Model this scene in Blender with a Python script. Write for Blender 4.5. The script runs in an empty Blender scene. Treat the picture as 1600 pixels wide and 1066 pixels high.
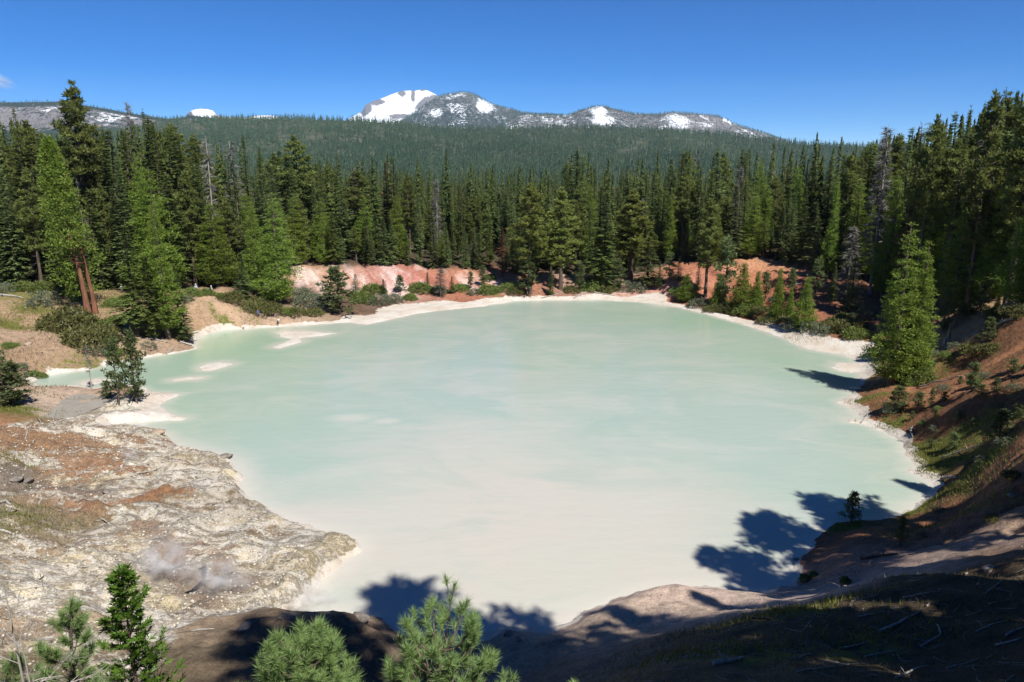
import bpy, bmesh, math, random
import numpy as np
from mathutils import Vector

# ------------------------------------------------------------------ camera, world, sun, exposure
scene = bpy.context.scene
scene.render.resolution_x, scene.render.resolution_y = 1024, 682
scene.render.engine = 'CYCLES'
scene.cycles.use_denoising = True
scene.cycles.max_bounces = 6
scene.cycles.diffuse_bounces = 3
scene.cycles.glossy_bounces = 2
scene.cycles.transmission_bounces = 3
scene.cycles.volume_bounces = 4
scene.cycles.transparent_max_bounces = 4
scene.cycles.sample_clamp_indirect = 4.0
scene.view_settings.view_transform = 'Standard'
scene.view_settings.look = 'None'
scene.view_settings.gamma = 1.0
scene.view_settings.use_curve_mapping = False
scene.view_settings.exposure = 0.60

CAM_H, PITCH, F = 30.0, math.radians(13.3), 1155.6      # focal length in photo pixels (26 mm on 36 mm)
cam_data = bpy.data.cameras.new('camera')
cam_data.lens, cam_data.sensor_width = 26.0, 36.0
cam_data.clip_start, cam_data.clip_end = 0.1, 60000.0
cam = bpy.data.objects.new('camera', cam_data)
scene.collection.objects.link(cam)
cam.location = (0, 0, CAM_H)
cam.rotation_euler = (math.pi / 2 - PITCH, 0, 0)
scene.camera = cam

SUN_EL = math.radians(54.0)
SHX, SHY = -0.55, 0.835                                  # horizontal direction in which shadows fall
world = bpy.data.worlds.new('World')
scene.world = world
world.use_nodes = True
nt = world.node_tree
nt.nodes.clear()
sky = nt.nodes.new('ShaderNodeTexSky')
sky.sky_type = 'NISHITA'
sky.sun_disc = False
sky.sun_elevation = SUN_EL
sky.sun_rotation = math.atan2(-SHX, -SHY)
sky.altitude = 3000
sky.air_density = 0.7
sky.dust_density = 0.0
sky.ozone_density = 3.0
bg = nt.nodes.new('ShaderNodeBackground')
bg.inputs[1].default_value = 0.090
wo = nt.nodes.new('ShaderNodeOutputWorld')
hs_ = nt.nodes.new('ShaderNodeHueSaturation')             # the photograph's deep, saturated blue
hs_.inputs['Saturation'].default_value = 1.5
hs_.inputs['Hue'].default_value = 0.51
nt.links.new(sky.outputs[0], hs_.inputs['Color'])
nt.links.new(hs_.outputs[0], bg.inputs[0])
nt.links.new(bg.outputs[0], wo.inputs[0])

sun_data = bpy.data.lights.new('sun', 'SUN')
sun_data.energy = 5.0
sun_data.angle = math.radians(0.53)
sun_data.color = (1.0, 0.955, 0.89)
sun = bpy.data.objects.new('sun', sun_data)
scene.collection.objects.link(sun)
sun.location = (0, 0, 300)
sun.rotation_euler = Vector((SHX * math.cos(SUN_EL), SHY * math.cos(SUN_EL), -math.sin(SUN_EL))).to_track_quat('-Z', 'Y').to_euler()

C = scene.collection
rng = np.random.default_rng(7)
random.seed(7)
SP, CP = math.sin(PITCH), math.cos(PITCH)


# ------------------------------------------------------------------ helpers
def ray(px, py):
    a, b = (px - 800) / F, (533 - py) / F
    return np.array((a, CP + b * SP, -SP + b * CP))


def at_z(px, py, z=0.0):
    d = ray(px, py)
    t = (z - CAM_H) / d[2]
    return d[0] * t, d[1] * t


def at_y(px, py, Y):
    d = ray(px, py)
    t = Y / d[1]
    return d[0] * t, Y, CAM_H + d[2] * t


def row_z(py, y, x=0.0, z0=None):
    """height of picture row py at ground distance y"""
    b = (533 - py) / F
    return CAM_H + y * (-SP + b * CP) / (CP + b * SP)


def make_mesh(name, verts, faces, mats=(), smooth=False, attrs=None, fmat=None):
    """verts (n,3); faces list of arrays (m,k); attrs {name: (domain, data)}"""
    me = bpy.data.meshes.new(name)
    verts = np.asarray(verts, dtype=np.float32)
    if isinstance(faces, np.ndarray):
        faces = [faces]
    faces = [np.asarray(f, dtype=np.int32) for f in faces if len(f)]
    me.vertices.add(len(verts))
    me.vertices.foreach_set('co', verts.ravel())
    nl = sum(f.size for f in faces)
    npoly = sum(len(f) for f in faces)
    me.loops.add(nl)
    me.loops.foreach_set('vertex_index', np.concatenate([f.ravel() for f in faces]))
    me.polygons.add(npoly)
    tot = np.concatenate([np.full(len(f), f.shape[1], dtype=np.int32) for f in faces])
    start = np.concatenate([[0], np.cumsum(tot)[:-1]]).astype(np.int32)
    me.polygons.foreach_set('loop_start', start)
    if smooth:
        me.polygons.foreach_set('use_smooth', np.ones(npoly, dtype=bool))
    if fmat is not None:
        me.polygons.foreach_set('material_index', np.asarray(fmat, dtype=np.int32))
    for m in mats:
        me.materials.append(m)
    me.update(calc_edges=True)
    me.validate()
    if attrs:
        for k, (dom, data) in attrs.items():
            data = np.asarray(data, dtype=np.float32)
            if data.ndim == 1:
                at = me.attributes.new(k, 'FLOAT', dom)
                at.data.foreach_set('value', data)
            else:
                at = me.attributes.new(k, 'FLOAT_COLOR', dom)
                if data.shape[1] == 3:
                    data = np.concatenate([data, np.ones((len(data), 1), np.float32)], 1)
                at.data.foreach_set('color', data.ravel())
    return me


def link(name, data, parent=None, loc=None):
    o = bpy.data.objects.new(name, data)
    C.objects.link(o)
    if parent is not None:
        o.parent = parent
    if loc is not None:
        o.location = loc
    return o


def tag(o, label=None, cat=None, group=None, kind=None):
    if label:
        o['label'] = label
    if cat:
        o['category'] = cat
    if group:
        o['group'] = group
    if kind:
        o['kind'] = kind
    return o


def hash2(ix, iy, seed):
    h = (ix.astype(np.int64) * 374761393 + iy.astype(np.int64) * 668265263 + seed * 1442695041) & 0xFFFFFFFF
    h = ((h ^ (h >> 13)) * 1274126177) & 0xFFFFFFFF
    h = h ^ (h >> 16)
    return (h & 0xFFFF) / 65535.0


def vnoise(x, y, seed=0):
    ix, iy = np.floor(x), np.floor(y)
    fx, fy = x - ix, y - iy
    fx = fx * fx * (3 - 2 * fx)
    fy = fy * fy * (3 - 2 * fy)
    a, b = hash2(ix, iy, seed), hash2(ix + 1, iy, seed)
    c, d = hash2(ix, iy + 1, seed), hash2(ix + 1, iy + 1, seed)
    return (a * (1 - fx) + b * fx) * (1 - fy) + (c * (1 - fx) + d * fx) * fy


def fbm(x, y, seed=0, oct=4, gain=0.5):
    s, a, n = 0, 1.0, 0
    x, y = np.asarray(x, float), np.asarray(y, float)
    for i in range(oct):
        s = s + a * (vnoise(x, y, seed + i * 17) - 0.5)
        n += a
        a *= gain
        x, y = x * 2.03 + 11.3, y * 2.03 + 5.7
    return s / n * 2           # about -1..1


def sstep(a, b, x):
    t = np.clip((x - a) / (b - a), 0, 1)
    return t * t * (3 - 2 * t)


def poly_sd(poly, x, y):
    """signed distance, positive inside"""
    x, y = np.asarray(x, float), np.asarray(y, float)
    d2 = np.full(x.shape, 1e18)
    inside = np.zeros(x.shape, bool)
    n = len(poly)
    for i in range(n):
        ax, ay = poly[i]
        bx, by = poly[(i + 1) % n]
        ex, ey = bx - ax, by - ay
        L = ex * ex + ey * ey + 1e-12
        t = np.clip(((x - ax) * ex + (y - ay) * ey) / L, 0, 1)
        dx, dy = x - ax - t * ex, y - ay - t * ey
        d2 = np.minimum(d2, dx * dx + dy * dy)
        cr = (ay > y) != (by > y)
        if abs(by - ay) > 1e-12:
            inside ^= cr & (x < (bx - ax) * (y - ay) / (by - ay) + ax)
    d = np.sqrt(d2)
    return np.where(inside, d, -d)


# node helper
class NT:
    def __init__(self, name):
        self.m = bpy.data.materials.new(name)
        self.m.use_nodes = True
        self.t = self.m.node_tree
        self.t.nodes.clear()
        self.out = self.t.nodes.new('ShaderNodeOutputMaterial')

    def n(self, typ, **kw):
        nd = self.t.nodes.new('ShaderNode' + typ)
        ins = kw.pop('ins', {})
        for k, v in kw.items():
            setattr(nd, k, v)
        for k, v in ins.items():
            s = nd.inputs[k]
            if hasattr(v, 'is_linked') or isinstance(v, bpy.types.NodeSocket):
                self.t.links.new(v, s)
            else:
                s.default_value = v
        return nd

    def l(self, a, b):
        self.t.links.new(a, b)

    def noise(self, vec, scale, detail=4, rough=0.55, dist=0.0):
        nd = self.n('TexNoise', ins={'Scale': scale, 'Detail': detail, 'Roughness': rough, 'Distortion': dist})
        if vec is not None:
            self.l(vec, nd.inputs['Vector'])
        return nd.outputs[0]

    def ramp(self, fac, stops, interp='LINEAR'):
        nd = self.n('ValToRGB')
        nd.color_ramp.interpolation = interp
        e = nd.color_ramp.elements
        while len(e) < len(stops):
            e.new(0.5)
        for i, (p, c) in enumerate(stops):
            e[i].position = p
            e[i].color = (*c, 1) if len(c) == 3 else c
        self.l(fac, nd.inputs[0])
        return nd.outputs[0]

    def mix(self, fac, a, b, blend='MIX'):
        nd = self.n('MixRGB', blend_type=blend)
        for s, v in ((nd.inputs[0], fac), (nd.inputs[1], a), (nd.inputs[2], b)):
            if isinstance(v, bpy.types.NodeSocket):
                self.l(v, s)
            elif isinstance(v, (int, float)):
                s.default_value = v
            else:
                s.default_value = (*v, 1) if len(v) == 3 else v
        return nd.outputs[0]

    def math(self, op, a, b=0.0, c=0.0, clamp=False):
        nd = self.n('Math', operation=op, use_clamp=clamp)
        for s, v in zip(nd.inputs, (a, b, c)):
            if isinstance(v, bpy.types.NodeSocket):
                self.l(v, s)
            else:
                s.default_value = v
        return nd.outputs[0]

    def attr(self, name):
        return self.n('Attribute', attribute_name=name)

    def pos(self, scale=(1, 1, 1)):
        g = self.n('NewGeometry')
        if scale == (1, 1, 1):
            return g.outputs['Position']
        mp = self.n('Mapping', ins={'Scale': scale})
        self.l(g.outputs['Position'], mp.inputs[0])
        return mp.outputs[0]

    def bump(self, h, strength=0.5, dist=0.1):
        nd = self.n('Bump', ins={'Strength': strength, 'Distance': dist})
        self.l(h, nd.inputs['Height'])
        return nd.outputs[0]

    def bsdf(self, color, rough=0.9, normal=None, spec=0.2, **kw):
        nd = self.n('BsdfPrincipled', ins={'Roughness': rough, 'Specular IOR Level': spec})
        s = nd.inputs['Base Color']
        if isinstance(color, bpy.types.NodeSocket):
            self.l(color, s)
        else:
            s.default_value = (*color, 1)
        if normal is not None:
            self.l(normal, nd.inputs['Normal'])
        self.l(nd.outputs[0], self.out.inputs['Surface'])
        return nd


# ------------------------------------------------------------------ materials
def foliage_mat(name, dark, light, trans=0.48, rough=0.6, obvar=0.85):
    T = NT(name)
    tint = T.attr('tint').outputs['Fac']
    oi = T.n('ObjectInfo').outputs['Random']
    f = T.math('ADD', T.math('MULTIPLY', tint, 1 - obvar * 0.6), T.math('MULTIPLY', oi, obvar * 0.6), clamp=True)
    col = T.mix(f, dark, light)
    hs = T.n('HueSaturation', ins={'Hue': 0.5, 'Saturation': 1.0, 'Value': 1.0, 'Fac': 1.0})
    T.l(T.math('ADD', T.math('MULTIPLY', oi, 0.035 * obvar), 0.5 - 0.0175 * obvar), hs.inputs['Hue'])
    T.l(col, hs.inputs['Color'])
    col = hs.outputs[0]
    p = T.bsdf(col, rough, spec=0.25)
    tr = T.n('BsdfTranslucent')
    T.l(col, tr.inputs[0])
    mx = T.n('MixShader', ins={0: trans})
    T.l(p.outputs[0], mx.inputs[1])
    T.l(tr.outputs[0], mx.inputs[2])
    T.l(mx.outputs[0], T.out.inputs['Surface'])
    return T.m


def bark_mat(name, a, b, scale=6.0):
    T = NT(name)
    tc = T.n('TexCoord').outputs['Object']
    mp = T.n('Mapping', ins={'Scale': (1, 1, 0.18)})
    T.l(tc, mp.inputs[0])
    n = T.noise(mp.outputs[0], scale, 5, 0.65)
    col = T.ramp(n, [(0.3, a), (0.7, b)])
    T.bsdf(col, 0.92, T.bump(n, 0.8, 0.05), 0.1)
    return T.m


M = {}
M['fir'] = foliage_mat('fir_needles', (0.054, 0.09, 0.022), (0.222, 0.265, 0.07))
M['blue_fir'] = foliage_mat('blue_fir_needles', (0.088, 0.13, 0.044), (0.24, 0.3, 0.11))
M['cedar'] = foliage_mat('cedar_sprays', (0.095, 0.155, 0.022), (0.262, 0.34, 0.055), 0.40)
M['pine'] = foliage_mat('pine_needles', (0.095, 0.126, 0.03), (0.255, 0.285, 0.08))
M['bright_pine'] = foliage_mat('yellow_green_pine_needles', (0.120, 0.150, 0.030), (0.320, 0.345, 0.090))  # yellow-green needle colour of the open pines, brighter than the plain pine
M['near_pine'] = foliage_mat('long_pine_needles', (0.12, 0.205, 0.06), (0.31, 0.43, 0.155), 0.3, 0.45, 0.2)
M['near_cedar'] = foliage_mat('cedar_leaf_sprays', (0.055, 0.12, 0.016), (0.15, 0.26, 0.034), 0.3, 0.45, 0.2)
M['red_dead'] = foliage_mat('dead_red_needles', (0.10, 0.040, 0.020), (0.24, 0.110, 0.060), 0.15)
M['young'] = foliage_mat('young_pine_needles', (0.070, 0.105, 0.036), (0.195, 0.235, 0.090))
M['grey_dead'] = foliage_mat('dead_grey_twigs', (0.10, 0.095, 0.085), (0.25, 0.235, 0.21), 0.05)
M['far_tree'] = foliage_mat('far_conifer_needles', (0.028, 0.066, 0.036), (0.105, 0.165, 0.078), 0.25)
M['bark'] = bark_mat('grey_brown_bark', (0.045, 0.034, 0.026), (0.17, 0.135, 0.105))
M['red_bark'] = bark_mat('cinnamon_bark', (0.085, 0.040, 0.024), (0.28, 0.135, 0.082), 3.0)
M['dead_wood'] = bark_mat('weathered_grey_wood', (0.16, 0.145, 0.125), (0.46, 0.43, 0.38), 5.0)
M['dark_wood'] = bark_mat('dark_old_wood', (0.035, 0.026, 0.020), (0.13, 0.100, 0.080), 5.0)
M['manzanita'] = foliage_mat('manzanita_leaves', (0.06, 0.072, 0.02), (0.165, 0.16, 0.05), 0.15, 0.5)
M['green_shrub'] = foliage_mat('green_shrub_leaves', (0.075, 0.12, 0.024), (0.21, 0.26, 0.065), 0.2, 0.5)
M['grey_shrub'] = foliage_mat('grey_green_shrub_leaves', (0.085, 0.105, 0.060), (0.190, 0.210, 0.130), 0.15, 0.6)
M['grass'] = foliage_mat('grass_blades', (0.10, 0.125, 0.020), (0.26, 0.25, 0.060), 0.3, 0.6)
M['dry_grass'] = foliage_mat('dry_grass_blades', (0.12, 0.100, 0.040), (0.30, 0.240, 0.110), 0.25, 0.7)


def rock_mat(name, a, b, c, scale=1.5):
    T = NT(name)
    tc = T.n('TexCoord').outputs['Object']
    oi = T.n('ObjectInfo').outputs['Random']
    n = T.noise(tc, scale, 6, 0.65)
    n2 = T.noise(tc, scale * 6, 4, 0.6)
    col = T.ramp(n, [(0.3, a), (0.5, b), (0.68, c)])
    col = T.mix(T.math('MULTIPLY', n2, 0.5), col, (0.12, 0.11, 0.10), 'MULTIPLY')
    T.bsdf(col, 0.93, T.bump(n2, 0.6, 0.08), 0.15)
    return T.m


M['pale_rock'] = rock_mat('pale_sulphur_rock', (0.34, 0.30, 0.24), (0.60, 0.56, 0.48), (0.62, 0.54, 0.34))
M['grey_rock'] = rock_mat('grey_rock', (0.10, 0.085, 0.07), (0.22, 0.195, 0.165), (0.38, 0.34, 0.29))
M['tan_rock'] = rock_mat('tan_rock', (0.28, 0.20, 0.14), (0.42, 0.33, 0.24), (0.50, 0.42, 0.33))


def ground_mat():
    T = NT('earth_and_mineral_crust')
    P = T.pos()
    base = T.attr('col').outputs['Color']
    msk = T.attr('mask').outputs['Color']
    sep = T.n('SeparateColor')
    T.l(msk, sep.inputs[0])
    therm, white, green = sep.outputs[0], sep.outputs[1], sep.outputs[2]
    n_big = T.noise(P, 0.22, 6, 0.62)
    n_mid = T.noise(P, 1.3, 6, 0.65)
    n_fine = T.noise(P, 7.0, 5, 0.7)
    n_grit = T.noise(P, 22.0, 3, 0.7)
    # plain earth
    v = T.ramp(n_mid, [(0.28, (0.55, 0.55, 0.55)), (0.5, (1, 1, 1)), (0.75, (1.35, 1.3, 1.22))])
    v2 = T.ramp(n_fine, [(0.3, (0.62, 0.61, 0.60)), (0.55, (1, 1, 1)), (0.75, (1.3, 1.28, 1.25))])
    earth = T.mix(1.0, T.mix(1.0, base, v, 'MULTIPLY'), v2, 'MULTIPLY')
    # mineral crust: white, sulphur cream, grey, with brown, rust and moss where the zone says so
    PS = T.pos((0.55, 1.25, 1))
    brown = T.attr('mask').outputs['Alpha']
    warp = T.noise(PS, 0.34, 9, 0.70, 0.25)
    crust = T.ramp(warp, [(0.30, (0.15, 0.125, 0.095)), (0.37, (0.36, 0.28, 0.20)), (0.42, (0.60, 0.56, 0.49)), (0.50, (0.74, 0.71, 0.65)),
                          (0.555, (0.62, 0.55, 0.42)), (0.60, (0.68, 0.645, 0.58)), (0.66, (0.31, 0.295, 0.27)), (0.72, (0.48, 0.45, 0.41))])
    crust = T.mix(1.0, crust, T.ramp(T.noise(PS, 0.12, 4, 0.6), [(0.36, (0.62, 0.58, 0.53)), (0.55, (1, 1, 1)), (0.7, (1.06, 1.04, 1.0))]), 'MULTIPLY')
    yel = T.ramp(T.noise(PS, 0.20, 5, 0.65, 0.6), [(0.54, (0, 0, 0)), (0.63, (1, 1, 1))])
    crust = T.mix(T.math('MULTIPLY', yel, 0.42), crust, (0.60, 0.48, 0.23))
    rid = T.math('ABSOLUTE', T.math('SUBTRACT', T.noise(PS, 0.55, 8, 0.72, 0.3), 0.5))
    crk = T.ramp(rid, [(0.0, (1, 1, 1)), (0.022, (0.7, 0.7, 0.7)), (0.05, (0, 0, 0))])
    crust = T.mix(T.math('MULTIPLY', crk, 0.75), crust, (0.17, 0.145, 0.11))
    bsel = T.ramp(T.math('ADD', brown, T.math('MULTIPLY', T.math('SUBTRACT', T.noise(PS, 0.75, 8, 0.74, 0.2), 0.5), 2.4)), [(0.50, (0, 0, 0)), (0.68, (1, 1, 1))])
    crust = T.mix(T.math('MULTIPLY', bsel, 0.92), crust, earth)
    vor = T.n('TexVoronoi', feature='F1', ins={'Scale': 7.0, 'Randomness': 1.0})
    T.l(P, vor.inputs['Vector'])
    peb = T.ramp(vor.outputs['Distance'], [(0.10, (1.12, 1.12, 1.12)), (0.55, (0.72, 0.70, 0.66))])
    crust = T.mix(0.5, crust, peb, 'MULTIPLY')
    spk = T.ramp(n_grit, [(0.36, (0.40, 0.37, 0.33)), (0.48, (1, 1, 1))])
    crust = T.mix(0.8, crust, spk, 'MULTIPLY')
    spk2 = T.ramp(T.noise(P, 4.5, 5, 0.75), [(0.36, (0.42, 0.39, 0.34)), (0.47, (1, 1, 1))])
    crust = T.mix(0.7, crust, spk2, 'MULTIPLY')
    crust = T.mix(0.5, crust, v2, 'MULTIPLY')
    # edges of the zones broken up with noise
    def edge(m, nz, amt=0.55):
        return T.ramp(T.math('ADD', m, T.math('MULTIPLY', T.math('SUBTRACT', nz, 0.5), amt)), [(0.40, (0, 0, 0)), (0.60, (1, 1, 1))])
    col = T.mix(edge(green, n_mid, 1.4), earth, T.mix(n_fine, (0.070, 0.088, 0.018), (0.21, 0.20, 0.060)))
    col = T.mix(edge(therm, n_big, 0.9), col, crust)
    wcol = T.mix(T.ramp(n_big, [(0.4, (0, 0, 0)), (0.65, (1, 1, 1))]), (0.62, 0.58, 0.52), (0.53, 0.455, 0.375))
    wcol = T.mix(0.55, wcol, v2, 'MULTIPLY')
    deb = T.ramp(T.noise(PS, 1.1, 7, 0.72), [(0.56, (0, 0, 0)), (0.63, (1, 1, 1))])
    wcol = T.mix(T.math('MULTIPLY', deb, 0.55), wcol, (0.33, 0.25, 0.18))
    col = T.mix(edge(white, T.noise(P, 0.9, 7, 0.72), 1.7), col, wcol)
    h = T.math('ADD', T.math('MULTIPLY', n_mid, 0.9), T.math('ADD', T.math('MULTIPLY', n_fine, 0.35), T.math('MULTIPLY', n_grit, 0.10)))
    col = T.mix(1.0, col, (0.87, 0.87, 0.86), 'MULTIPLY')
    T.bsdf(col, 0.95, T.bump(h, 0.85, 0.22), 0.1)
    return T.m


M['ground'] = ground_mat()


def water_mat():
    T = NT('milky_mineral_water')
    P = T.pos()
    sep = T.n('SeparateColor')
    T.l(T.attr('wmask').outputs['Color'], sep.inputs[0])
    pink, shallow, green = sep.outputs[0], sep.outputs[1], sep.outputs[2]
    big = T.noise(T.pos((0.6, 1.3, 1)), 0.035, 5, 0.6, 1.2)
    sw = T.noise(T.pos((0.8, 1.2, 1)), 0.075, 7, 0.62, 1.2)
    pk = T.ramp(T.math('ADD', pink, T.math('MULTIPLY', T.math('SUBTRACT', big, 0.5), 1.1)), [(0.30, (0, 0, 0)), (0.72, (1, 1, 1))])
    col = T.mix(pk, (0.335, 0.412, 0.352), (0.465, 0.447, 0.395))
    col = T.mix(T.math('MULTIPLY', T.ramp(sw, [(0.44, (0, 0, 0)), (0.62, (1, 1, 1))]), 0.6), col, (0.44, 0.455, 0.40))
    sw2 = T.noise(T.pos((0.7, 1.1, 1)), 0.055, 7, 0.62, 1.6)
    col = T.mix(T.math('MULTIPLY', T.ramp(sw2, [(0.50, (0, 0, 0)), (0.66, (1, 1, 1))]), 0.40), col, (0.29, 0.39, 0.335))
    col = T.mix(T.math('MULTIPLY', green, 0.8), col, (0.255, 0.385, 0.265))
    sh = T.ramp(T.math('ADD', shallow, T.math('MULTIPLY', T.math('SUBTRACT', sw, 0.5), 0.6)), [(0.35, (0, 0, 0)), (0.85, (1, 1, 1))])
    col = T.mix(T.math('MULTIPLY', sh, 0.7), col, (0.54, 0.505, 0.445))
    col = T.mix(1.0, col, (0.910, 0.900, 0.882), 'MULTIPLY')
    rip = T.noise(T.pos((1.0, 2.2, 1)), 2.2, 4, 0.6)
    rip2 = T.noise(T.pos((0.7, 1.6, 1)), 0.5, 3, 0.5)
    h = T.math('ADD', T.math('MULTIPLY', rip, 0.05), T.math('MULTIPLY', rip2, 0.09))
    nd = T.bsdf(col, 0.06, T.bump(h, 0.40, 1.0), 0.5)
    nd.inputs['IOR'].default_value = 1.33
    return T.m


M['water'] = water_mat()
T = NT('grey_mud_water')
T.bsdf(T.mix(T.noise(T.pos(), 0.8, 5), (0.21, 0.19, 0.165), (0.34, 0.31, 0.265)), 0.35, T.bump(T.noise(T.pos(), 2.0, 4), 0.2, 0.05), 0.5)
M['mud'] = T.m


def mountain_mat(name, rock_a, rock_b, tree, snow_lo, snow_hi, tree_amt, nscale):
    """snow where attr 'snow' + noise passes a threshold, dark tree cover where attr 'wood' + noise does"""
    T = NT(name)
    P = T.pos()
    sn = T.attr('snow').outputs['Fac']
    wd = T.attr('wood').outputs['Fac']
    n1 = T.noise(T.pos((1, 0.4, 0.5)), nscale, 7, 0.66, 0.4)
    n2 = T.noise(P, nscale * 7, 5, 0.7)
    n3 = T.noise(P, nscale * 6, 4, 0.7)
    rock = T.mix(T.ramp(n2, [(0.3, (0, 0, 0)), (0.7, (1, 1, 1))]), rock_a, rock_b)
    f = T.math('ADD', sn, T.math('ADD', T.math('MULTIPLY', T.math('SUBTRACT', n1, 0.5), 1.3), T.math('MULTIPLY', T.math('SUBTRACT', n2, 0.5), 0.7)))
    col = T.mix(T.ramp(f, [(snow_lo, (0, 0, 0)), (snow_hi, (1, 1, 1))]), rock, (0.80, 0.82, 0.85))
    g = T.math('ADD', wd, T.math('ADD', T.math('MULTIPLY', T.math('SUBTRACT', n3, 0.5), 2.2), T.math('MULTIPLY', T.math('SUBTRACT', n2, 0.5), 0.9)))
    col = T.mix(T.ramp(g, [(0.47, (0, 0, 0)), (0.53, (1, 1, 1))]), col, tree)
    T.bsdf(col, 0.9, T.bump(T.math('ADD', n1, T.math('MULTIPLY', n2, 0.4)), 0.9, 60.0), 0.1)
    return T.m


M['mountain'] = mountain_mat('rock_snow_and_far_trees', (0.115, 0.105, 0.108), (0.25, 0.23, 0.225), (0.024, 0.038, 0.032), 0.46, 0.54, 1.0, 0.0042)
T = NT('forest_floor_hill')
T.bsdf(T.mix(T.ramp(T.noise(T.pos(), 0.02, 5), [(0.45, (0, 0, 0)), (0.62, (1, 1, 1))]), T.mix(T.noise(T.pos(), 0.08, 5), (0.024, 0.040, 0.022), (0.055, 0.068, 0.040)), (0.085, 0.088, 0.060)), 0.95, None, 0.1)
M['hill'] = T.m

# ------------------------------------------------------------------ the lake outline and the height of the land
LAKE_PX = [(47, 596), (57, 592), (92, 583), (130, 579), (175, 567), (220, 560), (265, 553), (306, 545), (303, 533), (312, 524), (350, 515), (400, 513), (460, 509), (545, 504),
           (572, 507), (612, 499), (650, 490), (700, 484), (750, 479), (787, 474), (800, 470), (867, 469), (940, 469), (975, 471), (1025, 475), (1062, 481), (1087, 487), (1120, 496),
           (1150, 504), (1182, 514), (1200, 519), (1230, 532), (1260, 546), (1300, 552), (1325, 556), (1338, 568), (1348, 597), (1330, 615), (1327, 621), (1308, 628), (1338, 642), (1343, 652),
           (1318, 659), (1355, 664), (1382, 675), (1407, 692), (1420, 715), (1430, 731), (1420, 738), (1448, 750), (1458, 758), (1450, 777), (1435, 787), (1420, 797), (1395, 806),
           (1355, 814), (1310, 817), (1290, 830), (1275, 848), (1247, 867), (1241, 895), (1238, 919), (1180, 921), (1100, 920), (1030, 920), (960, 940), (900, 968), (850, 992),
           (810, 985), (785, 982), (760, 990), (700, 1005), (625, 992), (600, 968), (560, 962), (500, 968), (440, 962), (480, 940), (510, 905), (540, 880), (563, 862), (556, 846), (520, 836),
           (490, 826), (455, 815), (425, 801), (395, 788), (383, 770), (380, 750), (378, 738), (370, 725), (345, 712), (310, 702), (280, 695), (262, 690), (255, 676), (225, 668),
           (175, 669), (180, 663), (220, 661), (293, 655), (262, 645), (247, 635), (280, 617), (234, 612), (225, 605), (190, 600), (150, 606), (120, 603), (90, 605), (60, 608)]
LAKE = [at_z(*p) for p in LAKE_PX]
BARS_PX = [  # white mud bars that just break the surface
    [(433, 519), (445, 516), (480, 518), (524, 521), (505, 525), (465, 529), (475, 534), (455, 540), (437, 545), (424, 543), (445, 536), (458, 530), (440, 526)],
    [(313, 574), (325, 569), (345, 566), (366, 569), (350, 574), (330, 579), (316, 579)],
    [(266, 594), (290, 590), (323, 589), (312, 593), (290, 594), (272, 596)],
    [(1299, 574), (1310, 567), (1345, 568), (1352, 580), (1330, 583), (1312, 580)],
    [(125, 597), (150, 592), (172, 594), (150, 601), (128, 602)],
]
BARS = [[at_z(*p) for p in b] for b in BARS_PX]

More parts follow.
